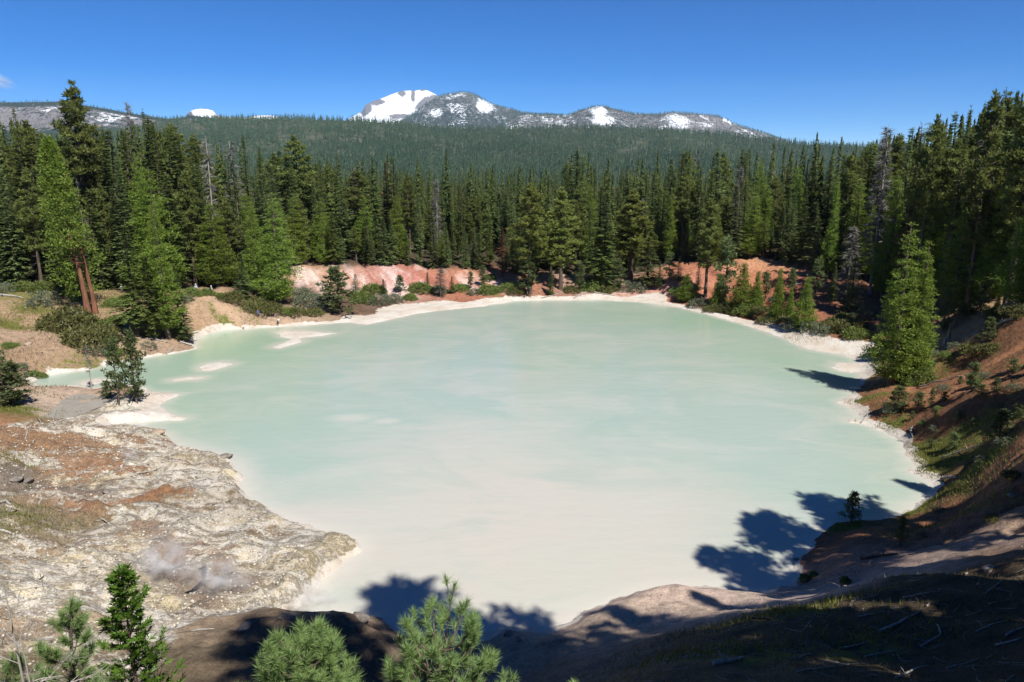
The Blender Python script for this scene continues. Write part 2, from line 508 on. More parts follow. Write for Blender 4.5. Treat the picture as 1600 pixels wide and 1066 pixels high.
CTRL = []          # (x, y, z)
for px, py, z in [
        # far and grassy banks
        (0, 470, 6.5), (0, 520, 4.6), (0, 560, 3.2), (0, 600, 1.8), (60, 540, 3.6), (60, 470, 6.5), (100, 500, 4.6), (150, 540, 2.6), (200, 560, 0.6), (150, 480, 5.5), (230, 530, 2.2),
        (280, 530, 1.2), (260, 480, 5), (320, 480, 4.6), (331, 455, 6), (350, 500, 2.2), (400, 490, 2.2), (430, 480, 3), (440, 502, 0.8), (500, 490, 1.2), (460, 440, 4), (470, 420, 6),
        (500, 470, 1.8), (560, 470, 1.2), (620, 470, 0.9), (560, 425, 5.0), (640, 425, 4.6), (700, 455, 1.4), (750, 432, 3.6), (760, 465, 0.8), (820, 440, 3.0), (840, 460, 0.9), (920, 440, 2.6),
        (920, 460, 0.8), (1000, 450, 1.6), (1040, 465, 0.8), (1050, 430, 5), (1100, 420, 6.8), (1150, 418, 7.5), (1100, 465, 1.6), (1180, 440, 5.2), (1200, 490, 1.4), (1230, 420, 8.0), (1250, 470, 4.0),
        (1250, 515, 1.2), (1290, 450, 6.5), (1300, 520, 1.6), (1340, 490, 3.4), (1380, 470, 5.2), (1400, 540, 2.0), (1400, 600, 2.0), (1375, 625, 1.6), (1450, 540, 4.0), (1450, 600, 3.8), (1420, 660, 2.0),
        (1480, 500, 6.5), (1540, 500, 9.0), (1600, 490, 12.0), (1600, 560, 9.2), (1530, 560, 6.4), (1500, 640, 5.2), (1600, 640, 9.5), (1480, 690, 2.2), (1450, 725, 0.9), (1500, 735, 2.0), (1600, 700, 9.0), (1540, 700, 5.0),
        (1600, 760, 8.2), (1520, 770, 4.2), (1460, 790, 1.6), (1400, 830, 2.0), (1340, 830, 1.3), (1300, 860, 1.8), (1500, 830, 5.0), (1600, 830, 7.6), (1400, 880, 4.6), (1300, 905, 2.6),
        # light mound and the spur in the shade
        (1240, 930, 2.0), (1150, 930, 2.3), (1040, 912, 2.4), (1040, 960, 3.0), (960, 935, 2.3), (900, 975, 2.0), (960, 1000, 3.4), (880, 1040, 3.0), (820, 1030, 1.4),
        # mineral flats on the left
        (100, 640, 0.35), (140, 615, 0.3), (200, 640, 0.6), (60, 630, 0.7), (0, 660, 1.7), (100, 680, 0.9), (200, 690, 1.2), (60, 740, 1.8), (200, 750, 1.5), (330, 750, 1.1), (0, 820, 2.4), (130, 820, 1.7),
        (280, 820, 1.3), (400, 820, 1.0), (500, 855, 0.8), (400, 890, 0.9), (270, 900, 1.0), (120, 900, 1.6), (0, 930, 2.6), (330, 950, 1.3), (200, 980, 1.8), (60, 1020, 2.8), (430, 985, 2.9), (520, 985, 3.1), (585, 985, 2.6),
        (300, 1040, 3.2), (400, 1050, 3.6), (520, 1050, 3.2), (640, 1050, 1.2), (740, 1040, 0.8)]:
    x, y = at_z(px, py, z)
    CTRL.append((x, y, z))
for px, py, Y in [(1600, 892, 32), (1450, 906, 33), (1300, 936, 33), (1200, 971, 31), (1060, 1026, 27), (1010, 1066, 23), (1600, 1066, 20), (1400, 1000, 26.5), (1250, 1060, 21.5), (1550, 960, 27)]:
    x, y, z = at_y(px, py, Y)
    CTRL.append((x, y, z))
CTRL += [(0, 0, 28.2), (-6, 0, 28), (6, 0, 28), (0, -8, 29.5), (-4, 10, 19), (-12, 10, 19), (3, 11, 18.5), (9, 10, 20.5), (-4, 20, 11), (-14, 20, 11), (-25, 20, 12), (-4, 28, 4.6), (-14, 28, 5.2), (-25, 28, 5.5),
         (16, 4, 25), (20, 12, 21), (30, 5, 25), (26, 20, 17), (40, -10, 30), (33, 28, 15.5), (45, 38, 14), (55, 43, 15), (70, 50, 20), (60, 70, 13), (80, 80, 19), (110, 90, 28), (160, 120, 42), (90, 120, 16), (90, 160, 13),
         (130, 180, 20), (200, 200, 40), (110, 220, 13), (0, -40, 33), (60, -40, 38), (-60, -40, 30), (-40, 20, 11), (-45, 36, 5.5), (-60, 40, 6), (-60, 70, 3.4), (-90, 70, 8), (-110, 100, 10), (-130, 140, 13), (-160, 60, 22), (-110, 30, 16),
         (-70, 200, 8.5), (0, 215, 6.2), (60, 215, 7.5), (-130, 220, 12), (-220, 150, 26), (-300, 300, 14), (0, 300, -3), (100, 300, 0), (-90, 300, 2), (250, 300, 12), (0, 450, -13), (-250, 500, -4), (250, 500, -6), (0, 700, -27), (-500, 700, -12), (500, 700, -14),
         (0, 1000, -42), (-700, 1000, -38), (700, 1000, -34), (-700, 300, 50), (700, 300, 80), (-700, -150, 60), (700, -150, 100), (0, -150, 45), (-350, 650, -14), (350, 850, -26)]
CTRL = np.array(CTRL)


def phi(x0, y0, x1, y1):
    return np.sqrt((x0 - x1) ** 2 + (y0 - y1) ** 2 + 4.0)


_A = phi(CTRL[:, None, 0], CTRL[:, None, 1], CTRL[None, :, 0], CTRL[None, :, 1])
_w = np.linalg.solve(_A + 0.02 * np.eye(len(CTRL)), CTRL[:, 2] - 5.0)


def rbf(x, y):
    out = np.full(x.shape, 5.0)
    for (cx, cy, cz), w in zip(CTRL, _w):
        out += w * np.sqrt((x - cx) ** 2 + (y - cy) ** 2 + 4.0)
    return out


THERM = [at_z(px, py, 1.2) for px, py in [(-250, 700), (0, 668), (60, 655), (100, 628), (160, 608), (240, 605), (310, 650), (300, 672), (345, 680), (425, 710), (460, 765), (510, 785), (650, 830), (630, 890), (540, 930), (445, 960),
                                          (330, 985), (290, 1066), (250, 1180), (0, 1230), (-250, 1200)]]
MOUND = [at_z(px, py, 2.4) for px, py in [(1245, 915), (1040, 900), (950, 925), (850, 985), (790, 1066), (1000, 1066), (1060, 1010), (1180, 965), (1280, 925)]]


POOLS_PX = [([(92, 634), (104, 622), (122, 617), (145, 619), (166, 626), (163, 633), (140, 640), (128, 649), (106, 652), (66, 654), (84, 642)], 0.30)]
POOLS = [([at_z(px, py, z) for px, py in p], z) for p, z in POOLS_PX]


def axis(pieces):
    out = []
    for a, b, s in pieces:
        out.append(np.arange(a, b, s))
    return np.concatenate(out)


gx = np.concatenate([-700 + np.array([0, 60, 120, 180, 240, 300, 350, 400, 440, 470, 500, 520, 540]), np.arange(-150, -62, 1.3), np.arange(-62, 52, 0.34), np.arange(52, 150, 1.1),
                     150 + np.array([0, 10, 25, 45, 70, 100, 140, 190, 250, 310, 370, 430, 490, 550])])
ys = [14.0]
while ys[-1] < 420:
    ys.append(ys[-1] + max(0.24, 0.0058 * ys[-1]))
gy = np.concatenate([np.arange(-150, -20, 10), np.arange(-20, 14, 0.8), np.array(ys), np.arange(430, 1110, 15)])
GX, GY = np.meshgrid(gx, gy)


def heights(X, Y):
    g = rbf(X, Y)
    sd = -poly_sd(LAKE, X, Y)                                 # positive on land
    wob = fbm(X * 0.5, Y * 0.5, 3, 4) * 0.8
    sdw = sd + wob * np.exp(-np.abs(sd) / 6)
    th = sstep(-3, 3, poly_sd(THERM, X, Y) + fbm(X * 0.2, Y * 0.2, 9) * 3)
    g = np.maximum(g, 0.32)
    # relief
    near = sstep(140, 40, Y)
    rid = 1 - np.abs(fbm(X * 0.16, Y * 0.30, 21, 5))
    g = g + th * ((rid - 0.78) * 2.0 + (sstep(0.0, 0.14, fbm(X * 0.10, Y * 0.22, 203, 4)) - 0.5) * 0.5 + fbm(X * 1.1, Y * 1.1, 31, 4) * 0.22 + np.abs(fbm(X * 0.45, Y * 0.6, 37, 3)) * 0.5)
    g = g + (1 - th) * (fbm(X * 0.12, Y * 0.12, 41, 4) * 0.5 + fbm(X * 0.7, Y * 0.7, 43, 4) * (0.10 + 0.10 * near)) * sstep(0.3, 2.5, g)
    gul = np.abs(fbm(X * 0.10 + Y * 0.05, Y * 0.02, 47, 4))
    g = g - (1 - th) * sstep(0.25, 0.0, gul) * 0.6 * sstep(1.5, 4, g) * sstep(16, 30, Y)
    rill = sstep(135, 150, Y) * sstep(215, 200, Y) * sstep(0.8, 2.2, g)
    g = g - rill * (1 - np.abs(fbm(X * 0.30 + Y * 0.16, Y * 0.05, 131, 5))) ** 6 * 0.9
    rr_ = sstep(26, 34, X) * sstep(36, 46, Y) * sstep(1.2, 3.0, g) * sstep(130, 110, Y)
    g = g - rr_ * (1 - np.abs(fbm(Y * 0.22, X * 0.035 + Y * 0.03, 151, 5))) ** 5 * 0.9 + rr_ * fbm(X * 0.5, Y * 0.5, 153, 4) * 0.35
    crag = np.exp(-((X + 13) / 9) ** 2 - ((Y - 40) / 5) ** 2)
    g = g + crag * (fbm(X * 0.5, Y * 0.5, 103, 5) * 0.9 + np.abs(fbm(X * 1.4, Y * 1.4, 107, 3)) * 0.4)
    wbank = 1.3 + 2.2 * (1 - th)
    land = 0.03 + (np.maximum(g, 0.15) - 0.03) * sstep(-0.2, 1.0, sdw / wbank)
    h = np.where(sdw > 0, land, -np.minimum(1.2, -sdw * 0.45) - 0.02)
    for pp, pz in POOLS:
        k = sstep(-1.6, 0.1, poly_sd(pp, X, Y) + fbm(X * 0.9, Y * 0.9, 111, 3) * 0.4)
        h = h * (1 - k) + (pz - 0.07 + 0.16 * fbm(X * 0.45, Y * 0.6, 117, 4)) * k
    bar = np.zeros_like(h) - 99
    for b in BARS:
        bar = np.maximum(bar, poly_sd(b, X, Y))
    bar = bar + fbm(X * 0.6, Y * 0.6, 51, 3) * 0.5
    h = np.where(sdw > 0.0, h, np.maximum(h, np.clip(bar * 0.12, -1.2, 0.10)))
    return h, sdw, th, bar


GH, GSD, GTH, GBAR = heights(GX, GY)


import bisect
_gx, _gy, _gh = gx.tolist(), gy.tolist(), GH.tolist()
_nx2, _ny2 = len(_gx) - 2, len(_gy) - 2


def ground_z(x, y):
    i = min(max(bisect.bisect_left(_gx, x) - 1, 0), _nx2)
    j = min(max(bisect.bisect_left(_gy, y) - 1, 0), _ny2)
    u = (x - _gx[i]) / (_gx[i + 1] - _gx[i])
    v = (y - _gy[j]) / (_gy[j + 1] - _gy[j])
    r0, r1 = _gh[j], _gh[j + 1]
    return (r0[i] * (1 - u) + r0[i + 1] * u) * (1 - v) + (r1[i] * (1 - u) + r1[i + 1] * u) * v


def hit(px, py, tmin=14.0, tmax=700):
    """first point of the land along the sight line of a photo pixel"""
    d = tuple(float(q) for q in ray(px, py))
    t, step = tmin, 0.6
    while t < tmax:
        p = (d[0] * t, d[1] * t, d[2] * t)
        if CAM_H + p[2] < ground_z(p[0], p[1]):
            lo, hi = t - step, t
            for _ in range(14):
                mid = (lo + hi) / 2
                q = (d[0] * mid, d[1] * mid, d[2] * mid)
                if CAM_H + q[2] < ground_z(q[0], q[1]):
                    hi = mid
                else:
                    lo = mid
            q = (d[0] * hi, d[1] * hi)
            return float(q[0]), float(q[1]), ground_z(q[0], q[1])
        step = 0.3 + t * 0.004
        t += step
    q = (d[0] * tmax, d[1] * tmax)
    return float(q[0]), float(q[1]), ground_z(q[0], q[1])


# colours of the land
BASE = np.array((0.20, 0.105, 0.062))
num = np.zeros(GX.shape + (3,)) + BASE * 0.25
den = np.zeros(GX.shape) + 0.25
WX = GX + fbm(GX * 0.10, GY * 0.10, 61, 5) * 5
WY = GY + fbm(GX * 0.10, GY * 0.10, 67, 5) * 7
ZONES = [  # px, py, radius across, radius along, colour, weight
    (250, 420, 70, 30, (0.085, 0.062, 0.040), 1.2), (30, 455, 26, 10, (0.30, 0.235, 0.11), 1.5), (60, 490, 20, 7, (0.44, 0.31, 0.20), 2.0), (50, 540, 18, 9, (0.46, 0.35, 0.25), 1.6), (20, 560, 14, 8, (0.24, 0.14, 0.08), 1.2),
    (100, 560, 16, 6, (0.27, 0.165, 0.10), 1.2), (260, 535, 16, 6, (0.34, 0.25, 0.18), 1.2), (330, 490, 8, 9, (0.44, 0.30, 0.19), 2.2), (365, 487, 7, 6, (0.55, 0.38, 0.25), 3.0), (400, 500, 14, 5, (0.50, 0.37, 0.26), 2.0),
    (470, 495, 16, 6, (0.42, 0.30, 0.22), 1.4), (480, 432, 14, 9, (0.56, 0.33, 0.26), 3.0), (510, 428, 12, 7, (0.60, 0.42, 0.24), 2.5), (590, 440, 12, 10, (0.60, 0.36, 0.33), 3.0), (650, 435, 14, 8, (0.50, 0.17, 0.14), 3.5),
    (625, 450, 10, 7, (0.68, 0.54, 0.50), 2.5), (700, 450, 14, 10, (0.46, 0.17, 0.10), 2.5), (735, 432, 14, 10, (0.50, 0.26, 0.15), 2.5), (775, 445, 18, 12, (0.40, 0.15, 0.085), 2.2), (850, 450, 18, 10, (0.24, 0.15, 0.11), 1.4),
    (920, 440, 14, 10, (0.44, 0.36, 0.29), 1.6), (1010, 462, 14, 6, (0.66, 0.48, 0.42), 3.2), (1060, 448, 10, 8, (0.42, 0.105, 0.06), 3.2), (1085, 430, 14, 10, (0.44, 0.15, 0.085), 2.5), (1150, 430, 18, 14, (0.46, 0.19, 0.105), 2.5),
    (1200, 455, 12, 9, (0.42, 0.115, 0.07), 3.0), (1190, 418, 22, 12, (0.52, 0.34, 0.20), 2.2), (1260, 465, 10, 12, (0.25, 0.13, 0.085), 2.5), (1280, 490, 10, 8, (0.36, 0.135, 0.075), 2.0), (1450, 545, 14, 8, (0.44, 0.30, 0.14), 2.2),
    (1480, 525, 12, 8, (0.25, 0.17, 0.115), 2.0), (1500, 590, 14, 8, (0.34, 0.165, 0.085), 2.2), (1450, 640, 14, 9, (0.24, 0.115, 0.06), 2.2), (1560, 640, 16, 10, (0.15, 0.075, 0.045), 1.8), (1500, 710, 10, 6, (0.24, 0.165, 0.075), 2.2),
    (1540, 760, 10, 5, (0.33, 0.16, 0.085), 2.5), (1560, 800, 12, 4, (0.19, 0.13, 0.07), 2.0), (1380, 850, 10, 4, (0.27, 0.115, 0.065), 2.5), (1500, 840, 10, 3, (0.26, 0.11, 0.065), 2.0), (1330, 890, 8, 4, (0.36, 0.20, 0.13), 2.5),
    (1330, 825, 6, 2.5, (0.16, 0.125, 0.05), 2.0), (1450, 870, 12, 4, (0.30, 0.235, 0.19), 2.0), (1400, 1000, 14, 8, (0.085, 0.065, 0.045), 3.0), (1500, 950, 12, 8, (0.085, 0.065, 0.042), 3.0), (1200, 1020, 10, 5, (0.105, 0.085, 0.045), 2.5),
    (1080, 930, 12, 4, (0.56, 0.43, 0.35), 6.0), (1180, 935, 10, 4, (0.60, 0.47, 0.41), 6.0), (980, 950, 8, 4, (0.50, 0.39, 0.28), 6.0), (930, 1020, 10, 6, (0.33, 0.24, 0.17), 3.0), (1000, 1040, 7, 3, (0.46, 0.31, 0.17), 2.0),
    (100, 700, 12, 5, (0.30, 0.20, 0.12), 3), (30, 690, 10, 5, (0.32, 0.17, 0.09), 3), (160, 715, 8, 3, (0.36, 0.19, 0.10), 3), (30, 760, 10, 4, (0.22, 0.19, 0.16), 3), (180, 790, 7, 2.2, (0.34, 0.16, 0.075), 5), (60, 800, 8, 3, (0.24, 0.20, 0.16), 3), (110, 805, 6, 2, (0.19, 0.16, 0.06), 3), (20, 830, 7, 3, (0.24, 0.20, 0.13), 3),
    (120, 880, 8, 3, (0.42, 0.32, 0.21), 2), (250, 870, 6, 2.5, (0.30, 0.22, 0.17), 3), (320, 900, 6, 2.5, (0.24, 0.19, 0.16), 3), (60, 960, 8, 3, (0.44, 0.34, 0.24), 2), (180, 970, 8, 3, (0.46, 0.36, 0.26), 2), (480, 905, 5, 3, (0.44, 0.36, 0.26), 2),
    (30, 650, 10, 4, (0.22, 0.15, 0.07), 3), (100, 612, 8, 3, (0.46, 0.36, 0.28), 3), (130, 640, 8, 3, (0.40, 0.34, 0.26), 3), (190, 650, 6, 3, (0.36, 0.30, 0.25), 3), (60, 622, 8, 2, (0.30, 0.24, 0.19), 3),
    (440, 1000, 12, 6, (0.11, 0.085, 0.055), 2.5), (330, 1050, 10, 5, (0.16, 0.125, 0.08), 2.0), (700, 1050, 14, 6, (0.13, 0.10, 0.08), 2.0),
]
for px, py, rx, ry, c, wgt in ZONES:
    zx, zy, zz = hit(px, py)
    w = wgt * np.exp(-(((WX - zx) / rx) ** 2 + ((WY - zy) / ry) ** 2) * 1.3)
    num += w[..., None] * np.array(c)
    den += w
# forest litter far back and up the slopes
TREELINE = [(-300, 452), (0, 450), (80, 450), (170, 456), (250, 458), (300, 450), (380, 450), (440, 428), (470, 416), (600, 417), (700, 424), (800, 430), (900, 434), (1000, 430), (1050, 412), (1200, 410), (1250, 426), (1290, 438), (1340, 444), (1420, 452), (1480, 478), (1560, 470), (1620, 476), (1900, 470)]
_tp = np.arange(-250, 1900, 12)
_tl = np.array([hit(p, np.interp(p, [q[0] for q in TREELINE], [q[1] for q in TREELINE])) for p in _tp])
_az = np.arctan2(_tl[:, 0], _tl[:, 1])
_o = np.argsort(_az)
tl_d = np.interp(np.arctan2(WX, WY), _az[_o], np.hypot(_tl[:, 0], _tl[:, 1])[_o])
fl = sstep(0, 9, np.hypot(WX, WY) - tl_d) * 9 * (WY > 40) + sstep(75, 100, WX) * 3 + sstep(-110, -140, WX) * 2
num += fl[..., None] * np.array((0.075, 0.058, 0.040))
den += fl
COL = num / den[..., None]
pinkness = np.zeros(GX.shape)
for px, py, rx, ry in [(490, 432, 16, 12), (590, 440, 16, 12), (650, 440, 16, 12), (720, 445, 14, 10), (1010, 462, 12, 6), (1100, 440, 16, 12), (1180, 445, 16, 12)]:
    zx, zy, zz = hit(px, py)
    pinkness = np.maximum(pinkness, np.exp(-((WX - zx) / rx) ** 2 - ((WY - zy) / ry) ** 2))
stk = fbm(GX * 0.30 + GY * 0.16, GY * 0.05 - GX * 0.02, 131, 5) + 0.5 * fbm(GX * 1.1 + GY * 0.4, GY * 0.2, 137, 3)
pl_ = (sstep(0.10, 0.42, stk) * pinkness * (GX < 20))[..., None]
COL = COL * (1 - pl_ * 0.8) + pl_ * 0.8 * np.array((0.70, 0.58, 0.53))
dk_ = (sstep(-0.12, -0.45, stk) * pinkness)[..., None]
COL = COL * (1 - dk_ * 0.55) + dk_ * 0.55 * np.array((0.30, 0.10, 0.06))
# masks: thermal crust, white mud, grass
WHT = [(60, 590, 0.9), (110, 580, 0.6), (150, 573, 0.25), (200, 562, 0.25), (250, 555, 0.4), (310, 530, 0.7), (400, 510, 0.8), (500, 503, 1.5), (570, 495, 6), (620, 485, 10), (680, 475, 9), (740, 472, 5), (800, 468, 2.4), (870, 466, 2.2), (960, 467, 4), (1020, 468, 7), (1060, 475, 2.5),
       (1110, 487, 2.4), (1160, 500, 3), (1220, 520, 4.5), (1270, 535, 6.5), (1320, 545, 6.5), (1345, 575, 3), (1340, 605, 0.4), (1330, 632, 1.7), (1330, 655, 1.6), (1390, 672, 1.2), (1420, 705, 1.1), (1440, 740, 1.2), (1455, 765, 0.9),
       (1400, 808, 0.2), (1290, 840, 0.1), (1240, 915, 0.5), (1100, 925, 1.4), (950, 940, 0.4), (860, 985, 0.6), (800, 985, 1.0), (600, 975, 0.2), (450, 965, 0.3), (520, 900, 0.5), (545, 880, 0.4), (560, 860, 0.4), (520, 838, 0.3), (450, 815, 0.4), (385, 760, 0.5), (380, 740, 0.5), (340, 712, 0.3), (300, 705, 0.4), (260, 680, 0.5),
       (280, 655, 3), (262, 625, 3), (150, 603, 1.2), (60, 605, 1.0)]
wn, wd_ = np.zeros(GX.shape), np.zeros(GX.shape)
for px, py, w in WHT:
    zx, zy = at_z(px, py)
    q = 1 / ((GX - zx) ** 2 + (GY - zy) ** 2 + 2.0) ** 2
    wn += q * w
    wd_ += q
wband = wn / wd_
white = sstep(1.15, 0.75, GSD / np.maximum(wband, 0.05)) * (GSD < 40)
white = np.maximum(white, sstep(-0.5, 0.3, GBAR))
white = np.where(GSD < 0, 1.0, white)
grs = np.zeros(GX.shape)
for px, py, rx, ry, a in [(1440, 725, 3.5, 4, 1), (1425, 700, 3.5, 4, 1), (1460, 690, 5, 3, 0.9), (1380, 665, 3.5, 2, .9), (1345, 640, 3, 3, .8), (1450, 785, 4, 3, .9), (1330, 818, 6, 2.5, .8), (1300, 830, 4, 3, .7), (1480, 700, 5, 3, .6), (130, 572, 7, 3, .6), (100, 577, 6, 2.5, .5), (180, 562, 6, 3, .6),
                          (60, 480, 12, 4, .7), (25, 505, 8, 4, .8), (20, 640, 6, 3, .9), (50, 630, 7, 2.5, .8), (20, 455, 24, 8, .6), (380, 505, 10, 4, .7), (440, 478, 16, 5, .5), (760, 458, 10, 4, .6), (1560, 775, 5, 2.5, .5), (1540, 690, 5, 2.5, .5), (1180, 480, 10, 6, .5),
                          (1300, 1000, 8, 3, .5), (1150, 1010, 6, 3, .6), (1250, 950, 5, 2.5, .7), (30, 820, 4, 3, .7), (10, 720, 4, 3, .7), (500, 470, 16, 5, .5), (1440, 600, 9, 4, .6), (1280, 510, 9, 5, .5)]:
    zx, zy, zz = hit(px, py)
    grs = np.maximum(grs, a * np.exp(-(((WX - zx) / rx) ** 2 + ((WY - zy) / ry) ** 2) * 1.2))
brn = np.zeros(GX.shape)
for px, py, rx, ry, a in [(80, 700, 13, 6, .9), (20, 690, 12, 6, 1), (160, 715, 8, 3, .8), (30, 760, 12, 6, .9), (180, 790, 7, 2.4, 1), (70, 800, 9, 4, .85), (20, 830, 9, 5, .8), (110, 880, 8, 3, .6), (250, 875, 7, 2.5, .8), (320, 905, 7, 2.5, .85), (60, 960, 8, 4, .7), (180, 975, 8, 3, .7),
                          (20, 1040, 9, 5, .8), (480, 905, 5, 3, .5), (40, 650, 12, 5, 1), (100, 612, 9, 3, .9), (130, 640, 9, 4, .8), (200, 650, 6, 3, .7), (60, 622, 9, 3, .9), (250, 690, 7, 2, .7), (340, 712, 4, 1.5, .8), (200, 672, 7, 1.5, .7), (280, 735, 8, 2, .45), (250, 1010, 6, 3, .8)]:
    zx, zy, zz = hit(px, py)
    brn = np.maximum(brn, a * np.exp(-(((WX - zx) / rx) ** 2 + ((WY - zy) / ry) ** 2) * 1.1))
nx_, ny_ = len(gx), len(gy)
idx = np.arange(nx_ * ny_).reshape(ny_, nx_)
quads = np.stack([idx[:-1, :-1], idx[:-1, 1:], idx[1:, 1:], idx[1:, :-1]], -1).reshape(-1, 4)
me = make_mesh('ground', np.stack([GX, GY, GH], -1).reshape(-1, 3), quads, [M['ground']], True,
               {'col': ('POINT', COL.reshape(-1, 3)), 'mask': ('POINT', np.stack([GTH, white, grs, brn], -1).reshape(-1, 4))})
tag(link('ground', me), kind='structure')

# water
lx = np.arange(-110, 70, 1.0)
ly = np.arange(30, 185, 1.0)
LX, LY = np.meshgrid(lx, ly)
lsd = poly_sd(LAKE, LX, LY)
barl = np.full(LX.shape, -99.0)
for b in BARS:
    barl = np.maximum(barl, poly_sd(b, LX, LY))
pk = np.zeros(LX.shape)
for px, py, rx, ry, a in [(680, 870, 32, 20, 1.0), (800, 790, 30, 22, .8), (700, 690, 26, 14, .55), (480, 830, 10, 10, .7), (950, 900, 16, 8, .6), (750, 600, 24, 12, .45), (860, 510, 26, 14, .35), (560, 560, 12, 14, .25)]:
    zx, zy = at_z(px, py)
    pk = np.maximum(pk, a * np.exp(-((LX - zx) / rx) ** 2 - ((LY - zy) / ry) ** 2))
gr = np.zeros(LX.shape)
for px, py, rx, ry, a in [(340, 545, 16, 14, 1.0), (400, 530, 14, 10, 1), (260, 580, 12, 14, .7), (1110, 500, 14, 14, .9), (1040, 490, 18, 12, .7), (1230, 560, 12, 16, .5), (330, 640, 14, 12, .35)]:
    zx, zy = at_z(px, py)
    gr = np.maximum(gr, a * np.exp(-((LX - zx) / rx) ** 2 - ((LY - zy) / ry) ** 2))
shl = np.maximum(np.exp(-np.maximum(lsd, 0) / 2.2) * 0.85, np.exp(np.minimum(barl, 0) / 2.5) * 0.9)
for px, py, rx, ry, a in [(548, 653, 4, 2.2, .85), (604, 658, 2.6, 1.8, .75), (775, 638, 3, 1.5, .6), (640, 640, 5, 2, .4)]:
    zx, zy = at_z(px, py)
    shl = np.maximum(shl, a * np.exp(-((LX - zx) / rx) ** 2 - ((LY - zy) / ry) ** 2))
keep = (lsd > -4)
li = np.arange(LX.size).reshape(LX.shape)
lq = np.stack([li[:-1, :-1], li[:-1, 1:], li[1:, 1:], li[1:, :-1]], -1).reshape(-1, 4)
kq = keep[:-1, :-1] & keep[:-1, 1:] & keep[1:, 1:] & keep[1:, :-1]
lq = lq[kq.ravel()]
used = np.unique(lq)
remap = np.zeros(LX.size, int)
remap[used] = np.arange(len(used))
me = make_mesh('lake_water', np.stack([LX, LY, LX * 0], -1).reshape(-1, 3)[used], remap[lq], [M['water']], True,
               {'wmask': ('POINT', np.stack([pk, shl, gr], -1).reshape(-1, 3)[used])})
tag(link('lake_water', me), kind='structure')

# ------------------------------------------------------------------ hills and mountains
def interp(px, pts):
    a = np.array(pts, float)
    return np.interp(px, a[:, 0], a[:, 1])


HILL = [(-900, 222), (-300, 218), (0, 216), (120, 210), (200, 199), (260, 186), (330, 182), (400, 181), (480, 182), (560, 183), (640, 190), (700, 195), (800, 197), (950, 196), (1050, 200), (1130, 207), (1200, 214), (1280, 221), (1400, 227), (1500, 231), (1700, 236), (2500, 245)]
hpx = np.linspace(-900, 2500, 340)
hv = np.concatenate([np.linspace(0, 1, 90), [1.04, 1.1, 1.2]])
HY0, HY1 = 880.0, 3500.0


def hill_pt(px, v):
    """a point of the forested hill: column px, v 0 foot .. 1 ridge"""
    Y = HY0 + (HY1 - HY0) * v
    rowr = interp(px, HILL) + 6
    row = 352 + (rowr - 352) * np.clip(v, 0, 1) ** 0.62
    X = (px - 800) / F * Y / (CP + (533 - row) / F * SP)
    z = row_z(row, Y)
    z = z + (fbm(X * 0.0032, Y * 0.0032, 71, 4) * 26 + fbm(X * 0.011, Y * 0.011, 73, 3) * 9) * np.clip(v * 3, 0, 1) * np.clip((1.0 - v) * 4 + 0.25, 0, 1)
    z = np.where(v > 1, z - (v - 1) * 1200, z)
    return X, Y, z


HP, HV = np.meshgrid(hpx, hv)
hx, hy, hz = hill_pt(HP, HV)
hi_ = np.arange(HP.size).reshape(HP.shape)
hq = np.stack([hi_[:-1, :-1], hi_[:-1, 1:], hi_[1:, 1:], hi_[1:, :-1]], -1).reshape(-1, 4)
tag(link('forested_hill', make_mesh('forested_hill', np.stack([hx, hy, hz], -1).reshape(-1, 3), hq, [M['hill']], True)), kind='structure')

FAR_T = []       # far trees: x, y, z, height


def mountain(name, prof, D, depth, foot_row, snow_fn, wood_fn, rough, trees=0, seed=0, tree_h=20):
    p0, p1 = prof[0][0], prof[-1][0]
    px = np.linspace(p0, p1, int((p1 - p0) / 1.2))
    v = np.concatenate([np.linspace(0, 1, 60), [1.08, 1.25]])
    PX, V = np.meshgrid(px, v)
    Y = D - depth * (1 - V)
    top = interp(PX, prof)
    X = (PX - 800) / F * D / (CP + (533 - top) / F * SP) * (1 - (1 - V) * depth / D)
    zr = row_z(top, D)
    zf = row_z(foot_row, D - depth)
    z = zf + (zr - zf) * np.clip(V, 0, 1) ** 1.15
    n = fbm(X * rough[1], Y * rough[1] * 0.6, seed, 5)
    z = z + n * rough[0] * np.clip((1 - V) * 5, 0.12, 1) * np.clip(V * 5, 0, 1)
    Y = Y + fbm(X * rough[1], z * rough[1] * 0.5, seed + 3, 4) * rough[0] * 1.5
    z = np.where(V > 1, zr - (V - 1) * depth * 0.5, z)
    ii = np.arange(PX.size).reshape(PX.shape)
    q = np.stack([ii[:-1, :-1], ii[:-1, 1:], ii[1:, 1:], ii[1:, :-1]], -1).reshape(-1, 4)
    row = 533 - F * ((SP * Y + CP * (z - CAM_H)) / (CP * Y - SP * (z - CAM_H)))
    me = make_mesh(name, np.stack([X, Y, z], -1).reshape(-1, 3), q, [M['mountain']], True,
                   {'snow': ('POINT', snow_fn(PX, row, V).ravel()), 'wood': ('POINT', wood_fn(PX, row, V).ravel())})
    tag(link(name, me), kind='structure')
    wd = wood_fn(PX, row, V)
    for _ in range(trees):
        j, i = random.randrange(8, 60), random.randrange(PX.shape[1])
        if random.random() < 0.25:
            j = random.choice((56, 57, 58, 59))
        if random.random() < wd[j, i] + 0.15:
            FAR_T.append((X[j, i] + random.uniform(-8, 8), Y[j, i] - 3, z[j, i] - 1, tree_h * random.uniform(0.6, 1.2)))


def G(px, row, cx, cy, rx, ry):
    return np.exp(-((px - cx) / rx) ** 2 - ((row - cy) / ry) ** 2)


